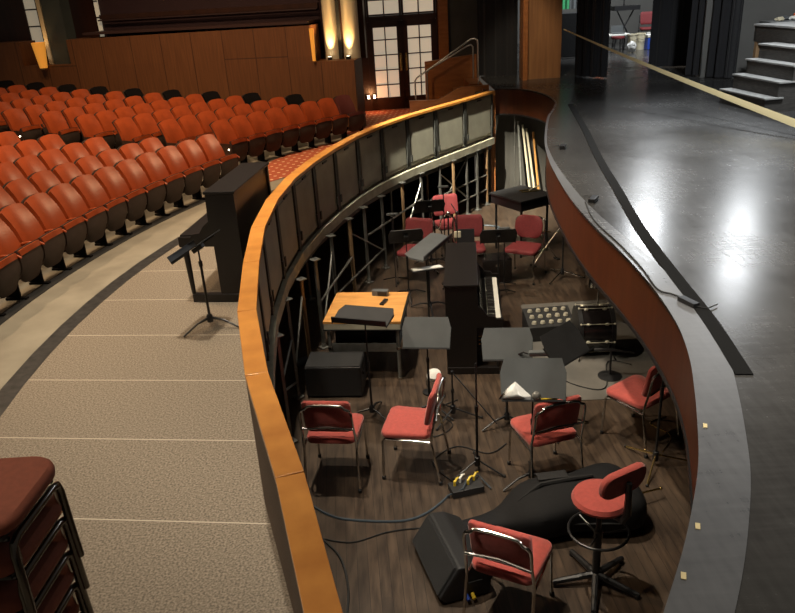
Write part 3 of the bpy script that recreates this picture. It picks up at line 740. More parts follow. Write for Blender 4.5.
o = MB().prism([(-.13,-.02),(.13,-.02),(.13,.20),(-.13,.20)], -.02, .02, axis='y', bev=.004).build('small_case', 'black', loc=(1.12,10.88,PF+.56), rot=(rad(-12),0,rad(-4))); tag(o, 'flat black case leaning on the crimson chair back', 'case')

# ---------------- mic stands
def mic_stand(label, loc, h, legr=.30, rz=0, boom=None, legmat='black', flat=False, mat='black'):
    t = thing('microphone_stand', label, 'stand', loc, rz, 'microphone stands in the pit')
    MB().cyl((0,0,.10),(0,0,h*.58),.012).cyl((0,0,h*.56),(0,0,h*.62),.018).build('outer_tube', mat, t)
    MB().cyl((0,0,h*.58),(0,0,h),.008).build('pole', mat, t)
    MB().lathe([(0,.06),(.028,.06),(.028,.15),(0,.16)],(0,0,0),12).build('hub','black',t)
    for k in range(3):
        q = rad(90+120*k); l = MB().tube([(0,0,.12),(legr*math.cos(q),legr*math.sin(q),.012)],.009,8).build('leg', legmat, t)
        MB().ball((legr*math.cos(q),legr*math.sin(q),.014),.014,seg=8).build('foot_cap','rubber',l)
    if boom:
        MB().tube([(0,0,h),boom],.007,8).build('boom', mat, t); MB().ball((0,0,h),.022,seg=10).build('clutch','black',t)
    return t
mic_stand('tall straight black microphone stand beside the cable box', (.66,5.80,PF), 1.14, .27)
mic_stand('black boom microphone stand leaning left of the cable box stand', (.52,6.75,PF), .55, .30, 20, (.28,-.45,.10))
mic_stand('black microphone stand with brass legs under the stage edge', (2.31,5.71,PF), 1.35, .36, 150, None, 'brass')
mic_stand('black stand with steel legs right of the round-backed crimson chair', (2.55,10.55,PF), 1.25, .34, 15, (-.3,-.2,1.5), 'chrome')
mic_stand('thin black microphone stand behind the crimson chair by the posts', (.92,10.15,PF), 1.25, .30, 45, (.12,.2,1.32), 'chrome')
# round-base stand near the drum
t = thing('round_base_stand', 'black round-base stand in front of the kick drum', 'stand', (2.38,7.42,PF))
MB().lathe([(0,0),(.135,0),(.135,.012),(.03,.035),(0,.035)],(0,0,0),28).build('base','black',t)
MB().cyl((0,0,.03),(0,0,.34),.013).build('pole','black',t)
MB().tube([(-.18,.05,.33),(0,0,.345),(.25,-.03,.30)],[.02,.022,.006],8).build('boom','black',t)

# ================================================================== UPRIGHT PIANOS
def upright_piano(label, loc, rz, L, H, dep, kb, keylen=.15, closed=False):
    """origin floor centre of the back; length along X, keyboard towards -Y"""
    t = thing('upright_piano', label, 'piano', loc, rz, 'upright pianos')
    kz = .62
    MB().box((0,-dep/2,(H-.03)/2+.02),(L-.08,dep-.04,H-.07)).build('case','piano',t)
    for sx in (-1, 1):
        pr = [(0,.0),(0,H-.03),(-dep,H-.03),(-dep-.01,.86),(-dep-.06,.82),(-dep-.08,.80),(-dep-.12,.74),(-dep-.20,.73),(-dep-.22,.70),(-dep-kb,.70),(-dep-kb,.60),(-dep+.01,.60),(-dep+.01,.0)]
        # prism in (y,z) extruded along x
        x0 = sx*L/2; MB().prism(pr, min(x0, x0-sx*.04), max(x0, x0-sx*.04), axis='x').build('side_panel','piano',t)
        MB().tube([(sx*(L/2-.02),-dep-kb+.05,.60),(sx*(L/2-.02),-dep-kb+.06,.09)],[.034,.022],10).box((sx*(L/2-.02),-dep/2-kb/2+.02,.045),(.07,dep+kb-.06,.09),bev=.01).build('leg','piano',t)
    MB().box((0,-dep/2,H-.013),(L+.02,dep+.03,.03),bev=.008).build('lid','piano',t)
    MB().box((0,-dep-kb/2,.62),(L-.09,kb-.01,.045),bev=.006).build('keybed','piano',t)
    if closed: MB().box((0,-dep-kb/2-.005,.705),(L-.085,kb-.02,.02),bev=.006).build('key_lid','piano',t)
    else:
        wk = MB(); n = 44; kw = (L-.20)/n
        for k in range(n): wk.box((-(L-.20)/2+kw*(k+.5),-dep-kb+.03+keylen/2,.662),(kw*.94,keylen,.03))
        wk.build('white_keys','ivory',t)
        bk = MB()
        for k in range(n-1):
            if k % 7 in (0,1,3,4,5): bk.box((-(L-.20)/2+kw*(k+1),-dep-kb+.03+keylen*.68,.684),(kw*.5,keylen*.6,.022))
        bk.build('black_keys','piano',t)
    MB().box((0,-dep-.045,.76),(L-.10,.02,.14),Matrix.Rotation(rad(-18),3,'X')).build('fallboard','gloss',t)
    MB().box((0,-dep-.03,.94),(L*.5,.012,.16),Matrix.Rotation(rad(-14),3,'X')).build('music_shelf','piano',t)
    for x in (-.10,0,.10): MB().box((x,-dep-.08,.075),(.035,.12,.012),bev=.004).build('pedal','brass',t)
    return t
pa = math.degrees(math.atan2(1.16,.50))
upright_piano('black upright piano on the house apron against the oak rail', (-1.44,7.68,0), -97.5, 1.26, 1.16, .29, .35, closed=True)
upright_piano('black upright piano in the pit, end panel to camera, white keys showing', (.62,8.45,PF), 84, 1.48, 1.13, .36, .30)

# ================================================================== TABLE, CASES, DRUM, SPEAKER
t = thing('work_table', 'work table with bright orange wood top and steel legs', 'table', (-.36,8.10,PF), -8)
MB().box((0,0,.755),(.90,.88,.03),bev=.004).box((.0,.25,.7715),(.9,.004,.001)).build('table_top','tablew',t)
MB().box((0,-.43,.70),(.88,.02,.07)).box((0,.43,.70),(.88,.02,.07)).box((-.435,0,.70),(.02,.86,.07)).box((.435,0,.70),(.02,.86,.07)).build('apron_frame','deckedge',t)
MB().box((0,0,.665),(.90,.90,.012)).build('edge_trim','black',t)
MB().box((0,.02,.36),(.80,.78,.02)).box((0,-.37,.41),(.80,.02,.10)).build('shelf','steel',t)
MB().box((0,.05,.46),(.72,.62,.20),bev=.01).build('drawer_box','matte',t)
for sx in (-1,1):
    for sy in (-1,1):
        l = MB().cyl((sx*.40,sy*.39,.02),(sx*.40,sy*.39,.70),.021).build('leg','steel',t)
        MB().cyl((sx*.40,sy*.39,0),(sx*.40,sy*.39,.03),.026).cyl((sx*.40,sy*.39,.40),(sx*.40,sy*.39,.43),.028).build('collar','chrome',l)
t = thing('desk_clock_box', 'small grey box with black face at the back of the orange table', 'device', (-.20,8.42,PF+.77), -14)
MB().box((0,0,.035),(.20,.08,.07),bev=.008).build('body','desk',t); MB().box((.03,-.043,.035),(.11,.008,.05)).build('face','black',t)
o = MB().box((0,0,.012),(.05,.16,.024),bev=.004).ball((0,-.05,.024),.016,seg=8).build('latch_strip','black',loc=(-.16,8.17,PF+.77),rot=(0,0,rad(-22))); tag(o, 'short black strap latch lying on the orange table top', 'latch')
t = thing('amplifier_case', 'low black amplifier case on the floor below the orange table', 'case', (-.75,7.50,PF), -6)
MB().box((0,0,.205),(.64,.38,.37),bev=.015).build('body','plastic',t)
MB().box((0,0,.396),(.62,.36,.015),bev=.005).build('lid','deskdk',t)
for sx in (-1,1): MB().box((sx*.325,0,.26),(.012,.14,.04)).build('handle','black',t)
for sx in (-1,1):
    for sy in (-1,1): MB().cyl((sx*.28,sy*.15,0),(sx*.28,sy*.15,.022),.02).build('foot','rubber',t)
o = MB().cyl((0,0,0),(.22,.1,.03),.05,.05,12).build('cable_reel','cableb',loc=(-1.28,8.1,PF+.06)); tag(o, 'coil of grey cable on the floor under the apron posts','cable')
t = thing('equipment_case', 'black equipment case on the floor behind the black desk beside the round-backed chair', 'case', (1.52,10.62,PF), 8)
MB().box((0,0,.20),(.46,.34,.38),bev=.02).build('body','gloss',t)
for sx in (-1,1): MB().box((sx*.233,0,.26),(.012,.12,.03)).build('handle','chrome',t)
MB().box((0,-.172,.30),(.06,.01,.04)).build('latch','chrome',t)
# mixer-like pedal box
t = thing('mixer_box', 'black box with three rows of shiny round knobs beside the drum', 'mixer', (1.93,8.62,PF), 3)
MB().prism([(-.20,0),(.20,0),(.20,.30),(-.20,.20)], -.30, .30, axis='x', bev=.006).build('body','plastic',t)
for r in range(3):
    for k in range(5):
        y = -.12+.12*r; z = .20+(y+.2)*.25
        MB().lathe([(.0,.035),(.026,.03),(.034,.0),(0,0)],(-.22+.11*k,y,z),12).build('knob','knob',t)
o = MB().box((0,0,.05),(.14,.30,.10),Matrix.Rotation(rad(18),3,'X'),bev=.02).build('foot_pedal','black',loc=(2.28,8.30,PF+.02),rot=(0,0,rad(-30))); tag(o,'black rocker foot pedal between the knob box and the drum','pedal')
# kick drum on its side axis X
t = thing('bass_drum', 'black bass drum with chrome lugs under the stage edge', 'drum', (2.36,8.10,PF), -4)
Rx = Matrix.Rotation(rad(90),4,'Y')
sh = MB().lathe([(.27,-.19),(.27,.19)],(0,0,0),36)
MB().lathe([(.258,-.19),(.27,-.19),(.27,.19),(.258,.19)],(0,0,0),36).xf(Matrix.Translation((0,0,.30)) @ Rx).build('shell','gloss',t)
for s in (-1,1):
    MB().lathe([(0,s*.195),(.262,s*.195),(.262,s*.185),(0,s*.185)],(0,0,0),36).xf(Matrix.Translation((0,0,.30)) @ Rx).build('drum_head','matte',t)
    MB().lathe([(.268,s*.215),(.284,s*.215),(.284,s*.165),(.268,s*.165)],(0,0,0),36).xf(Matrix.Translation((0,0,.30)) @ Rx).build('hoop','black',t)
    MB().tube([(s*.16,-.16,.10),(s*.22,-.32,.012)],.008,8).build('spur','chrome',t)
for k in range(8):
    a = 2*PI*k/8+.2; y = .278*math.cos(a); z = .30+.278*math.sin(a); lg = MB()
    for s in (-1,1): lg.ball((s*.11,y,z),.017,(1.6,1,1),8).ball((s*.195,y*1.06,.30+(z-.30)*1.06),.013,seg=8)
    lg.tube([(-.2,y*1.05,.30+(z-.30)*1.05),(.2,y*1.05,.30+(z-.30)*1.05)],.004,6); lg.build('lug','knob',t)
t = thing('snare_drum', 'small chrome snare drum on a stand behind the bass drum', 'drum', (2.62,8.85,PF))
MB().lathe([(0,.56),(.17,.56),(.17,.70),(0,.70)],(0,0,0),28).build('shell','chrome',t)
MB().lathe([(0,.70),(.175,.70),(.178,.715),(0,.712)],(0,0,0),28).build('drum_head','desk',t)
MB().cyl((0,0,.10),(0,0,.56),.012).build('stand_tube','chrome',t)
for k in range(3):
    q = rad(30+120*k); MB().tube([(0,0,.22),(.24*math.cos(q),.24*math.sin(q),.01)],.009,6).build('leg','chrome',t)
# wedge monitor, grille towards -X
t = thing('wedge_speaker', 'black wedge floor speaker beside the front pit chair', 'speaker', (.31,4.54,PF), 15); t.scale = (.9,.9,.9)
pr = [(-.20,0),(.20,0),(.22,.22),(.06,.33),(-.08,.35),(-.26,.07)]
MB().prism(pr, -.38, .38, axis='y', bev=.03).build('cabinet','plastic',t)
g = MB(); a = math.atan2(.28,.18)
g.box((-.174,0,.214),(.30,.70,.03),Matrix.Rotation(-a,3,'Y'),bev=.012); g.build('grille','grille',t)
MB().box((.05,-.385,.16),(.14,.012,.05),bev=.004).build('connector_plate','deskdk',t)
for x, c_ in ((-.02,'blue'),(.03,'yellow')):
    MB().cyl((x,-.385,.06),(x,-.44,.05),.016,n=10).build('plug',c_,t)
# cable box with yellow plugs
t = thing('stage_box', 'small black cable box with yellow plugs at the foot of a stand', 'stage box', (.52,5.50,PF), 14)
MB().box((0,0,.035),(.30,.16,.07),bev=.008).build('body','plastic',t)
for k,(x,y) in enumerate(((-.10,.02),(-.04,.05),(.02,.0),(.09,.04))):
    MB().tube([(x,y,.07),(x,y,.11),(x+.03,y+.02,.13),(x+.06,y+.05,.11)],[.013,.013,.009,.007],8).build('plug','yellow' if k != 1 else 'paper',t)
MB().tube([(-.2,-.04,.02),(-.05,-.06,.08),(.05,.06,.11),(.16,.10,.06),(.22,-.06,.012)],.007,6).build('loose_lead','cableb',t)
# double bass in a soft bag
t = thing('double_bass_bag', 'double bass lying in a black soft bag behind the bar stool', 'instrument bag', (1.35,5.02,PF), 6)
st_ = [(-1.02,.06,.05,-.02),(-.85,.085,.055,-.02),(-.62,.10,.06,0),(-.5,.20,.10,0),(-.38,.275,.13,0),(-.22,.29,.145,0),(-.06,.255,.145,0),(.06,.25,.145,0),(.22,.315,.155,0),(.38,.345,.155,0),(.50,.32,.145,0),(.58,.22,.12,0),(.62,.10,.07,0)]
m = MB(); N = 20; rings = []; rnd = random.Random(5)
for x, hw, hh, yo in st_:
    rings.append([m.bm.verts.new((x, yo+hw*math.copysign(abs(math.cos(2*PI*k/N))**.8, math.cos(2*PI*k/N)), 1.25*hh+1.25*hh*math.copysign(abs(math.sin(2*PI*k/N))**.55, math.sin(2*PI*k/N))*(1+rnd.uniform(-.06,.06)*(math.sin(2*PI*k/N) > 0)))) for k in range(N)])
for A, B in zip(rings, rings[1:]):
    for k in range(N): m.bm.faces.new((A[k],A[(k+1)%N],B[(k+1)%N],B[k]))
m.bm.faces.new(rings[0][::-1]); m.bm.faces.new(rings[-1])
m.build('bag', 'bagcloth', t, sub=1)
MB().tube([(-.45,.0,.27),(-.25,.05,.37),(.0,.06,.38),(.2,.04,.40)],[.012,.02,.02,.012],6).build('strap','matte',t)
MB().box((-.12,.14,.375),(.26,.10,.02),bev=.008).build('pocket','plastic',t)
MB().tube([(-.95,-.07,.06),(-.6,-.10,.08),(-.35,-.25,.15),(-.05,-.25,.17),(.3,-.325,.18),(.55,-.2,.14)],.007,6).build('zip','deskdk',t)
MB().cyl((.60,.07,.12),(.86,.13,.10),.009).ball((.86,.13,.10),.016,seg=8).build('endpin','brass',t)
# bar stool
t = thing('bar_stool', 'salmon swivel bar stool with black star base and foot ring', 'stool', (1.37,4.30,PF), 27)
MB().lathe([(0,0),(.155,.0),(.195,.02),(.205,.045),(.19,.075),(.11,.09),(0,.09)],(0,0,.74),32).build('seat','salmon',t)
b = cushion_mb(.40,.21,.055,.09)
for v in b.bm.verts: v.co.z += .35*v.co.x**2
le = rad(8)
b.xf(Matrix(((1,0,0,0),(0,-math.sin(le),math.cos(le),-.235),(0,math.cos(le),math.sin(le),1.06),(0,0,0,1)))); b.build('backrest','salmon',t)
MB().tube([(0,-.10,.725),(0,-.225,.74),(0,-.262,.82),(0,-.258,1.08)],[.022,.026,.028,.020],8).build('back_bracket','black',t)
MB().cyl((0,0,.07),(0,0,.45),.030).cyl((0,0,.45),(0,0,.74),.020).cyl((0,0,.70),(0,0,.74),.10,.10).build('column','black',t)
rg = [(.215*math.cos(2*PI*k/28),.215*math.sin(2*PI*k/28),.50) for k in range(28)]
r_ = MB().tube(rg,.0105,8,True)
for k in range(3):
    q = rad(90+120*k); r_.tube([(.02*math.cos(q),.02*math.sin(q),.46),(.213*math.cos(q),.213*math.sin(q),.498)],.009,8)
r_.cyl((0,0,.44),(0,0,.50),.034); r_.build('foot_ring','black',t)
for k in range(5):
    q = rad(10+72*k)
    l = MB().tube([(.02*math.cos(q),.02*math.sin(q),.085),(.33*math.cos(q),.33*math.sin(q),.035)],[.028,.020],8).build('leg','black',t)
    MB().cyl((.32*math.cos(q),.32*math.sin(q),0),(.32*math.cos(q),.32*math.sin(q),.035),.020).build('glide','rubber',l)
# square black desk at the far end
t = thing('conductor_table', 'square black table standing corner-on at the far end of the pit', 'table', (2.17,11.97,PF), 31)
MB().box((0,0,.97),(.72,.80,.03),bev=.004).build('table_top','deskdk',t)
MB().box((0,0,.88),(.68,.76,.15),bev=.006).build('apron_box','black',t)
for sx in (-1,1):
    for sy in (-1,1): MB().cyl((sx*.28,sy*.32,0),(sx*.28,sy*.32,.83),.020).build('leg','black',t)
for k,(x,y,r) in enumerate(((2.30,12.12,20),(2.42,12.2,50),(2.33,12.0,5))):
    o = MB().cyl((-.16,0,0),(.16,0,0),.011,n=8).build('stick','brass' if k != 1 else 'cream',loc=(x,y,PF+.997+.0),rot=(0,0,rad(r))); o.location.z += .0; tag(o,'pale stick lying on the far square black table, %s of three' % ('nearest the edge','the lightest','the longest-looking')[k],'stick','sticks on the black table')
# leaning rods against the far wall
for k,(x,dx,mt_) in enumerate(((2.74,.03,'steel'),(2.92,.12,'cream'),(3.02,.14,'cream'),(3.10,.08,'tablew'))):
    o = MB().cyl((x,15.05,PF+.02),(x-dx,15.42,.22-.08*k),.028 if k < 1 else .024,n=10).build('leaning_rod',mt_)
    tag(o,('grey steel rod leaning on the far pit wall','cream rod leaning on the far pit wall, left of the other pale rod','cream rod leaning on the far wall, right of its twin','orange wooden rod leaning on the far pit wall')[k],'rod')
t = mic_stand('tall grey stand near the far wall of the pit, hung with cable', (2.62,15.3,PF), 1.75, .3, 10, None, 'black', mat='postm')
# small white disc lamp on floor
t = thing('disc_lamp', 'white disc lamp on a flexible steel neck by the piano end', 'lamp', (.30,7.30,PF), 0)
MB().lathe([(0,0),(.075,0),(.075,.018),(0,.03)],(0,0,0),18).build('base','black',t)
MB().tube([(0,0,.02),(-.03,0,.14),(.0,-.01,.23),(.04,-.03,.26)],.007,8).build('neck','steel',t)
MB().lathe([(0,.0),(.085,.005),(.075,.05),(.03,.075),(0,.08)],(0,0,0),20).xf(Matrix.Translation((.06,-.06,.24)) @ Matrix.Rotation(rad(25),4,'X')).build('lamp_shade','paper',t)
# instrument stands with brass bits, behind
t = thing('folding_instrument_stand', 'folded steel instrument stand behind the round-backed crimson chair', 'stand', (2.45,11.2,PF), 20)
MB().tube([(-.25,0,.02),(.05,.02,.35),(.28,.0,.62)],.012,8).tube([(.25,.1,.02),(.0,.05,.35),(-.2,.0,.55)],.012,8).build('frame','chrome',t)
MB().tube([(-.2,0,.55),(-.12,-.12,.60),(.0,-.1,.56)],.010,8).build('cradle','brass',t)
MB().box((-.25,.0,.012),(.05,.12,.02)).box((.25,.1,.012),(.05,.12,.02)).build('foot','rubber',t)
t = thing('music_desk_lamp_cluster', 'chrome clamp with leads on the stand between the crimson chairs', 'clamp', (.83,10.6,PF), 0)
MB().cyl((0,0,.02),(0,0,1.1),.012).lathe([(0,0),(.13,0),(.13,.012),(.02,.03),(0,.03)],(0,0,0),20).build('stand_post','black',t)
MB().ball((0,-.02,1.12),.035,seg=10).tube([(0,0,1.12),(.1,-.03,1.02),(.12,-.05,.85)],.012,8).tube([(0,0,1.12),(-.1,-.03,1.05),(-.14,-.04,.9)],.010,8).build('clamp_arms','chrome',t)
MB().box((.13,-.06,.80),(.10,.03,.10),bev=.01).build('white_card','cream',t)

# ---------------- cables on the pit floor
def cable(label, pts, r=.007, mat='rubber', name='cable'):
    o = MB().tube([tuple(p) for p in spline(pts, 6)], r, 6).build(name, mat); return tag(o, label, 'cable', 'cables on the pit floor')
z = PF+.008
cable('thick blue-grey cable curving along the pit floor towards the cable box', [(-1.0,5.55,z),(-.75,5.30,z),(-.53,5.19,z),(-.09,5.13,z),(.15,5.22,z),(.36,5.44,z)], .011, 'cableb')
cable('black cable running down the pit floor beside the oak rail', [(-.95,5.4,z),(-.79,5.03,z),(-.60,4.75,z),(-.52,4.45,z),(-.51,4.15,z),(-.56,3.7,z)], .010)
cable('thin black cable looping below the front rail chair', [(-.78,4.98,z),(-.5,4.9,z),(-.2,5.0,z),(.1,5.02,z),(.3,4.92,z)], .006)
cable('tangled thin black cable between the two middle music stands', [(-.1,7.0,z),(.15,6.8,z),(.05,6.55,z),(.3,6.4,z),(.5,6.6,z),(.35,6.9,z),(.6,7.1,z)], .006)
cable('black cable looping on the grey mat by the drum', [(1.7,7.6,z+.006),(1.95,7.25,z+.006),(2.25,7.15,z+.006),(2.45,7.75,z+.006),(2.7,7.65,z+.006)], .006)
cable('black cable on the floor between the cable box and the salmon side-on chair', [(.42,5.62,z),(.25,5.95,z),(.5,6.2,z),(.8,6.05,z),(1.0,6.2,z)], .006)
cable('pale lead hanging down near the stage edge chair', [(2.45,5.9,z),(2.62,6.15,z),(2.5,6.4,z),(2.7,6.5,z)], .006, 'brass')
cable('bundle of blue-grey cable below the far platform posts', [(1.3,13.0,z),(1.7,13.4,z),(2.0,13.2,z),(1.75,12.9,z),(2.1,12.8,z)], .02, 'cableb')

# ================================================================== STACKED CHAIRS ON THE APRON
def stack_chair(label, loc, rz):
    t = thing('stacking_chair', label, 'chair', loc, rz, 'stacked chairs on the apron')
    cushion_mb(.45, .46, .065, .11, -.12).build('seat', 'rust', t, loc=(0,0,.455))
    MB().box((0,0,.445),(.40,.38,.02),bev=.005).build('seat_board','black',t)
    zt = .415; W = .185
    u = [(-W-.012,.205,.02),(-W-.004,.205,.20),(-W,.205,zt-.05),(-W+.012,.205,zt-.012),(-W+.05,.205,zt)]
    pts = u+[(0,.205,zt)]+[(-x,y,z) for x,y,z in u[::-1]]
    MB().tube(pts,.0165,10).build('front_leg_frame','gunmetal',t)
    MB().tube([(-W+.03,.20,zt-.13),(W-.03,.20,zt-.13)],.008,8).tube([(-W+.03,.20,zt-.10),(-W+.03,.20,zt-.02)],.008,8).tube([(W-.03,.20,zt-.10),(W-.03,.20,zt-.02)],.008,8).build('brace','chrome',t)
    for sx in (-1,1):
        MB().tube([(sx*(W+.03),-.27,.02),(sx*(W+.02),-.23,.40),(sx*(W+.015),-.26,.62),(sx*(W+.01),-.30,.80)],.0125,10).build('rear_leg','gunmetal',t)
        MB().tube([(sx*(W+.03),-.225,.43),(sx*(W-.015),.19,.425)],.011,8).build('side_rail','gunmetal',t)
    MB().tube([(-W-.02,-.235,.36),(W+.02,-.235,.36)],.010,8).build('cross_bar','chrome',t)
    b = cushion_mb(.44,.30,.05,.07); le = rad(10)
    b.xf(Matrix(((1,0,0,0),(0,-math.sin(le),math.cos(le),-.275),(0,math.cos(le),math.sin(le),.70),(0,0,0,1)))); b.build('backrest','rust',t)
    return t
M['gunmetal'] = new_mat('gunmetal_tube', (0.13,0.118,0.105), 0.20, .95)
for k in range(5):
    pos = ('bottom one','second from the bottom','middle one','second from the top','topmost one')[k]
    stack_chair('black-framed chair with rust seat in the stack on the apron, %s' % pos, (-1.70+.016*k, 2.34, .176*k), -93)

# ================================================================== ON THE STAGE
def drape(name, label, pts, z0, z1, pleat=.05, per=.20):
    P = spline([(x,y) for x,y in pts], 40); m = MB(); s_ = 0; F = []; Bk = []
    prev = P[0]; rows = []
    for i, p in enumerate(P):
        s_ += (p-prev).length; prev = p
        a = P[max(i-1,0)]; b = P[min(i+1,len(P)-1)]; t = (b-a).normalized(); n = Vector((-t.y,t.x))
        col = []
        for z in (z0, z0+(z1-z0)*.06, z0+(z1-z0)*.5, z1):
            w = pleat*(1.15 if z < z0+.3 else 1)*(math.sin(2*PI*s_/per)+.35*math.sin(2*PI*s_/per*2.3+1))
            q = p+n*w; col.append((q, z, n))
        rows.append(col)
    for side_ in (0,1):
        V = [[m.bm.verts.new((q.x+n.x*.012*side_, q.y+n.y*.012*side_, z)) for q,z,n in col] for col in rows]
        for A,B in zip(V,V[1:]):
            for k in range(3): m.bm.faces.new((A[k],A[k+1],B[k+1],B[k]))
    o = m.build(name,'drape'); return tag(o,label,'curtain','black stage drapes')
drape('stage_drape','black drape hanging right of the wooden proscenium panel', [(4.12,16.6),(4.3,16.2),(4.62,15.9)], ST+.02, 3.5, .035, .21)
drape('stage_drape','broad black drape in the middle of the backstage opening', [(5.98,17.35),(6.5,17.1),(6.95,17.0)], ST+.02, 3.5, .03, .3)
drape('stage_drape','deeply pleated black drape left of the steps', [(6.18,15.7),(6.35,15.2),(6.55,14.8),(6.72,14.62)], ST+.02, 3.5, .07, .19)
drape('stage_drape','black drape hanging left of the wooden proscenium panel', [(2.18,17.75),(2.6,17.5),(3.0,17.3)], ST+.0, 3.5, .02, .3)
# webbing tape from the proscenium to the right foreground
A_ = Vector((3.62,15.55,1.93)); B_ = Vector((5.25,8.6,.96))
m = MB(); n_ = 14
ring = []
for i in range(n_+1):
    p = A_.lerp(B_, i/n_); p.z -= .10*math.sin(PI*i/n_)*.35
    tw = rad(55); w = Vector((math.cos(tw)*.9, math.cos(tw)*.25, math.sin(tw)))*(.010+.042*i/n_)
    k = Vector((0,.004,.003))
    ring.append([m.bm.verts.new(q) for q in (p-w, p+w, p+w+k, p-w+k)])
for a, b in zip(ring, ring[1:]):
    for k in range(4): m.bm.faces.new((a[k],a[(k+1)%4],b[(k+1)%4],b[k]))
m.bm.faces.new(ring[0]); m.bm.faces.new(ring[-1][::-1])
tag(m.build('barrier_tape','tape'), 'long pale yellow webbing tape stretched across the stage', 'barrier tape')
# step unit and platform
Sx = Vector((.10,-1.0,0)).normalized()
t = thing('step_unit', 'black wooden steps with four worn grey treads leading to the platform', 'steps', (5.37,11.45,ST), 0)
# local: treads run along -Y, climb towards +X
for k in range(4):
    zt = .215*(k+1); x0 = .02+.185*k
    MB().box((x0+.14,-.02,zt-.012),(.29,1.24,.024),bev=.003).build('tread','steptop',t)
    MB().box((x0+.03,-.02,zt-.12),(.02,1.20,.195)).build('riser','stepblk',t)
for sy in (-.60,.56):
    MB().prism([(.03,0),(.80,0),(.80,.83),(.59,.83),(.59,.62),(.41,.62),(.41,.40),(.22,.40),(.22,.19),(.03,.19)], sy-.015, sy+.015, axis='y').build('stringer','stepblk',t)
t.rotation_euler = (0,0,rad(6))
t = thing('platform', 'black platform with pale worn top at the head of the steps', 'platform', (6.57,11.75,ST), 6)
MB().box((.62,0,1.085),(1.9,2.3,.03),bev=.004).build('deck','steptop',t)
MB().box((.62,1.10,.95),(1.86,.06,.24)).box((.62,-1.10,.95),(1.86,.06,.24)).box((-.28,0,.95),(.06,2.2,.24)).build('frame','stepblk',t)
for x in (-.27,1.5):
    for y in (-1.06,1.06): MB().box((x,y,.42),(.07,.07,.84)).build('leg','legw',t)
MB().box((.35,-.55,.42),(.9,.03,.84)).build('side_cloth','stepblk',t)
t = thing('prop_table', 'low grey table edge behind the platform carrying props', 'table', (7.02,13.25,ST), -3)
MB().box((0,0,1.08),(1.0,.45,.04)).build('table_top','desk',t)
for sx in (-1,1): MB().box((sx*.45,0,.53),(.05,.4,1.06)).build('leg','black',t)
for k,(x,y,c_,r,sc) in enumerate(((6.72,13.2,'cream',.06,(1.3,1,.6)),(6.85,13.28,'desk',.06,(1.5,1,.7)),(6.95,13.2,'paper',.05,(1.2,1,.8)),(7.10,13.24,'orange',.09,(1.6,1,.75)),(7.30,13.22,'orange',.07,(1.3,1,.6)))):
    o = crumple(r,sc,11+k,1,.3).build('prop_item',c_,loc=(x,y,ST+1.10+r*sc[2]*.8))
    tag(o,('cream lump leftmost among the props behind the platform','grey lump second from left among the props','white lump left of the orange props','larger orange prop piled behind the platform','smaller orange prop rightmost behind the platform')[k],'prop','props behind the platform')
tag(MB().box((0,0,0),(.17,.012,.035)).build('wall_label','paper',loc=(7.02,14.96,2.98)), 'small white strip label on the grey wall above the props','label')
# backstage clutter
t = thing('work_desk','pale desk with a white panel behind the first drape','table',(6.55,21.9,ST),0)
MB().box((0,0,.42),(.75,.5,.03)).build('table_top','paper',t)
for sx in (-1,1):
    for sy in (-1,1): MB().cyl((sx*.33,sy*.2,0),(sx*.33,sy*.2,.41),.018).build('leg','black',t)
tag(MB().box((0,0,.16),(.05,.4,.32)).build('white_panel','paper',loc=(6.25,21.9,ST+.435)),'white panel standing at the left end of the pale desk','panel')
tag(MB().box((0,0,.02),(.34,.2,.04)).box((0,.1,.12),(.34,.02,.2)).build('open_device','desk',loc=(6.62,21.9,ST+.435)),'grey open device lying on the pale backstage desk','device')
t = thing('red_stool','small red-topped stool in front of the pale desk','stool',(6.42,21.2,ST),0)
MB().lathe([(0,.36),(.17,.36),(.18,.39),(.17,.42),(0,.43)],(0,0,0),20).build('seat','crimson',t)
for k in range(4):
    q = rad(45+90*k); MB().cyl((.13*math.cos(q),.13*math.sin(q),.36),(.17*math.cos(q),.17*math.sin(q),0),.015).build('leg','black',t)
for k,(x,y) in enumerate(((6.95,21.6),(7.22,21.75))):
    t = thing('bucket','cream bucket %s' % ('on the left of the backstage pair' if k == 0 else 'next to the blue cooler'),'bucket',(x,y,ST),0,'cream buckets backstage')
    MB().lathe([(0,0),(.115,0),(.135,.40),(.142,.40),(.142,.43),(.125,.43),(.105,.02),(0,.02)],(0,0,0),22).build('body','cream',t)
    MB().tube([(-.138,0,.40),(-.09,-.13,.30),(0,-.17,.27),(.09,-.13,.30),(.138,0,.40)],.005,6).build('handle','chrome',t)
o = crumple(.13,(1,.8,1.1),4,2,.14).build('plastic_sack','film',loc=(6.72,20.9,ST+.15)); tag(o,'translucent plastic sack on the floor before the buckets','sack')
t = thing('cooler','blue cooler box with white lid backstage','cooler',(7.55,21.6,ST),0)
MB().box((0,0,.16),(.44,.3,.32),bev=.02).build('body','blue',t); MB().box((0,0,.36),(.46,.32,.08),bev=.02).build('lid','paper',t)
MB().tube([(-.23,0,.30),(-.25,-.08,.44),(.25,-.08,.44),(.23,0,.30)],.010,6).build('handle','paper',t)
t = thing('amplifier_stand','black flat-topped keyboard stand in front of the grey back wall','stand',(7.2,23.2,ST),0)
MB().box((0,0,1.05),(.75,.4,.12)).build('top_box','black',t)
for sx in (-1,1): MB().cyl((sx*.3,0,0),(sx*-.25,0,1.0),.02).build('leg','black',t)
MB().tube([(-.05,0,1.1),(-.05,0,1.35),(.1,-.05,1.45),(.12,-.1,1.3)],.02,8).build('gooseneck','black',t)
band_chair('small crimson chair backstage, half behind the middle drape', (7.72,22.6,ST), 170, 'crimson', False, 'red chair backstage', 'black')
t = thing('traffic_cone','orange and green cone-shaped item hanging backstage by the first drape','cone',(6.35,22.6,ST),0)
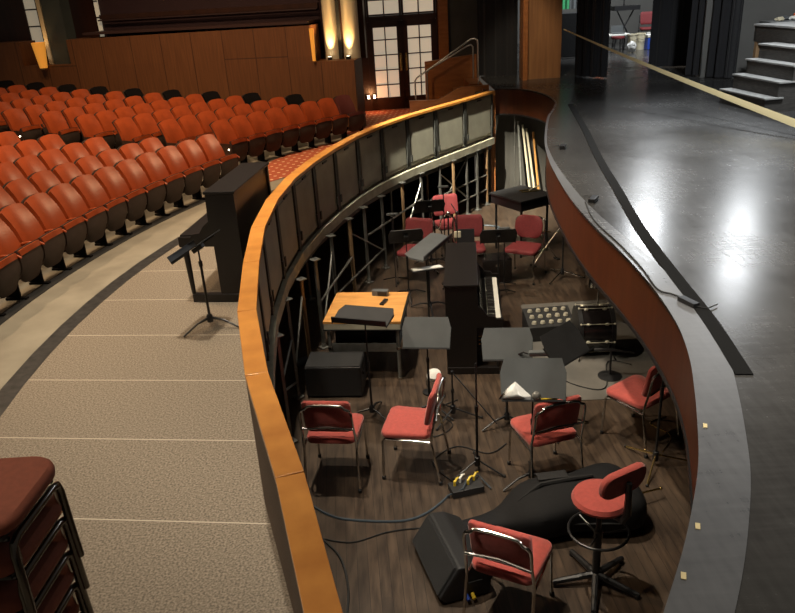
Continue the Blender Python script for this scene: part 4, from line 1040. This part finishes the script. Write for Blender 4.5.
MB().lathe([(.17,1.0),(.19,1.03),(.08,1.55),(.06,1.55)],(0,0,-.02),18).build('cone','orange',t)
MB().lathe([(.085,1.5),(.05,1.9),(0,1.9)],(0,0,0),18).build('tip','green',t); MB().cyl((0,0,0),(0,0,1.1),.03).lathe([(0,0),(.2,0),(.2,.03),(0,.03)],(0,0,0),16).build('post','black',t)
for k,(x,c_,lab) in enumerate(((5.12,'green','green cloth hanging on the rail left of the first drape'),(5.42,'desk','grey cloth hanging on the rail beside the green cloth'))):
    m = MB(); m.surf(lambda u,v: (u*.28, .02*math.sin(u*14), -.62*v), 12, 4, .012); o = m.build('hanging_cloth',c_,loc=(x-.14,22.0,ST+1.78)); tag(o,lab,'cloth')
t = thing('costume_rail','black rail stand carrying the hanging cloths backstage','rail',(5.27,22.0,ST),0)
MB().cyl((-.5,0,1.80),(.5,0,1.80),.015).build('top_bar','black',t)
for sx in (-1,1): MB().cyl((sx*.5,0,0),(sx*.5,0,1.81),.015).box((sx*.5,0,.015),(.05,.5,.03)).build('post','black',t)
t = thing('masking_block', 'tall black masking block added to darken the gap beside the wooden proscenium panel', 'masking block', (4.88,20.6,ST), 0)  # black block added to keep the bright backstage out of this gap
MB().box((0,0,.58),(.95,.5,1.08),bev=.02).build('body','matte',t)
for sx in (-1,1): MB().box((sx*.3,-.255,.75),(.10,.012,.06)).build('latch','steel',t)
for sx in (-1,1): MB().cyl((sx*.38,-.02,.03),(sx*.38,.02,.03),.03).build('wheel','rubber',t)
# little boxes and leads along the lip
def lip_box(label, x, y, rz, sz):
    t = thing('floor_microphone', label, 'microphone', (x,y,ST+.005), rz, 'small microphones on the stage lip')
    MB().box((0,0,sz[2]/2),sz,bev=.004).build('body','black',t)
    MB().tube([(sz[0]/2,0,.01),(sz[0]/2+.05,.04,.008),(sz[0]/2+.03,.14,.008)],.004,6).build('lead','rubber',t)
lip_box('small black microphone at the far end of the stage lip', 2.20,9.30,70,(.14,.07,.04))
lip_box('small black microphone halfway along the stage lip', 1.93,6.85,60,(.16,.06,.035))
lip_box('small black microphone nearest the camera on the stage lip', 1.87,4.34,-70,(.15,.05,.03))
tag(MB().tube([tuple(p) for p in spline([(1.84,6.8,ST+.012),(1.765,6.2,ST+.012),(1.79,5.5,ST+.012),(1.785,4.95,ST+.012),(1.76,4.6,ST+.012),(1.82,4.5,ST+.012),(1.87,4.42,ST+.012)],6)],.006,6).build('cable','rubber'),'thin black cable lying along the edge of the stage lip','cable')
for k,(x,y) in enumerate(((1.385,2.94),(1.08,2.26),(.93,2.01))):
    o = MB().box((0,0,0),(.018,.035,.004)).build('tape_scrap','tape',loc=(x+.025,y,ST+.008),rot=(0,0,rad(-20))); tag(o,'scrap of cream tape on the near stage lip, %s from the camera' % ('third','second','first')[k],'tape','tape scraps on the stage lip')

# ================================================================== LIGHT
w = D.worlds.new('World'); bpy.context.scene.world = w; w.use_nodes = True
w.node_tree.nodes['Background'].inputs[0].default_value = (1,.86,.70,1); w.node_tree.nodes['Background'].inputs[1].default_value = .065
def spot(name, loc, tgt, e, col, size=60, blend=.5, soft=.25):
    l = D.lights.new(name,'SPOT'); l.energy = e; l.color = col; l.spot_size = rad(size); l.spot_blend = blend; l.shadow_soft_size = soft
    o = D.objects.new(name,l); C.objects.link(o); o.location = loc
    o.rotation_euler = (Vector(tgt)-Vector(loc)).to_track_quat('-Z','Y').to_euler(); return o
WARM = (1,.70,.42); NEU = (1,.88,.70); COOL = (.93,.97,1.0)
spot('house_rear_spot',(-8.0,10.0,8.8),(-3.6,8.8,.0),1700,WARM,75,.8,.15)
spot('house_spot',(-3.4,8.2,9.0),(-4.6,9.8,.4),1500,WARM,75,.8,.22)
spot('house_spot',(-2.2,12.5,8.5),(-3.6,14.4,.6),1300,WARM,75,.8,.22)
spot('house_spot',(-6.5,11.5,8.5),(-6.2,14.5,.8),900,WARM,75,.8,.25)
spot('seat_sheen_spot',(6.0,14.5,6.5),(-5.3,9.8,.7),2300,(1,.62,.34),30,.7,.22)  # unseen warm spot added to put sheen on the seat fronts
spot('wall_spot',(-3.5,11.0,8.0),(-3.5,17.0,1.6),1300,WARM,70,.9,.4)
spot('apron_spot',(-2.4,3.0,9.0),(-2.0,4.6,0),1450,NEU,80,.8,.3)
spot('pit_spot',(-1.5,6.6,9.5),(.5,7.2,-1.3),3000,(1,.87,.68),60,.6,.13)
spot('pit_spot',(-1.3,9.5,9.5),(.7,9.6,-1.3),1500,(1,.87,.68),50,.6,.13)
spot('rail_spot',(-1.35,8.5,8.5),(1.15,13.5,.2),22000,(1,.93,.75),22,.6,.08)
spot('pit_side_spot',(-4.6,6.6,8.5),(1.9,7.6,-1.3),1500,(1,.87,.68),36,.7,.12)
spot('stage_light',(8.67,17.6,5.65),(2.9,6.2,.9),340,COOL,40,.8,.20)
spot('stage_light',(6.87,19.2,5.65),(2.6,6.6,.9),380,COOL,40,.8,.20)
spot('stage_light',(6.0,8.5,8.0),(5.8,8.8,.9),3600,COOL,72,.9,.6)
spot('stage_light',(5.0,2.5,7.5),(4.0,3.2,.9),3000,(1,.93,.82),56,.9,.5)  # extra unseen spot added to brighten the near stage floor
spot('proscenium_fill',(1.0,10.0,7.5),(2.9,16.5,1.6),1500,(1,.82,.58),15,.7,.2)  # unseen warm spot added to brighten the proscenium panel
spot('platform_fill',(4.2,5.5,7.0),(6.7,13.6,1.9),2200,COOL,34,.8,.3)  # unseen spot added to lift the drapes, steps and platform props
spot('backstage_light',(7.0,19.8,5.5),(7.0,22.8,1.0),1500,COOL,110,.6,.3)

# ================================================================== CAMERA
cam = D.cameras.new('Camera'); cam.sensor_fit = 'HORIZONTAL'; cam.sensor_width = 36; cam.lens = 36*740/795; cam.clip_end = 200; cam.clip_start = .05
co = D.objects.new('Camera',cam); C.objects.link(co)
R_ = Vector((.99813,-.02415,-.05607)); U_ = Vector((.06105,.39481,.91673)); B_ = Vector((0,-.91845,.39555))
co.matrix_world = Matrix(((R_.x,U_.x,B_.x,0),(R_.y,U_.y,B_.y,0),(R_.z,U_.z,B_.z,2.88),(0,0,0,1)))
sc = bpy.context.scene; sc.camera = co
vs = sc.view_settings; vs.view_transform = 'Standard'; vs.look = 'None'; vs.exposure = 0.0; vs.gamma = 1.0; vs.use_curve_mapping = False
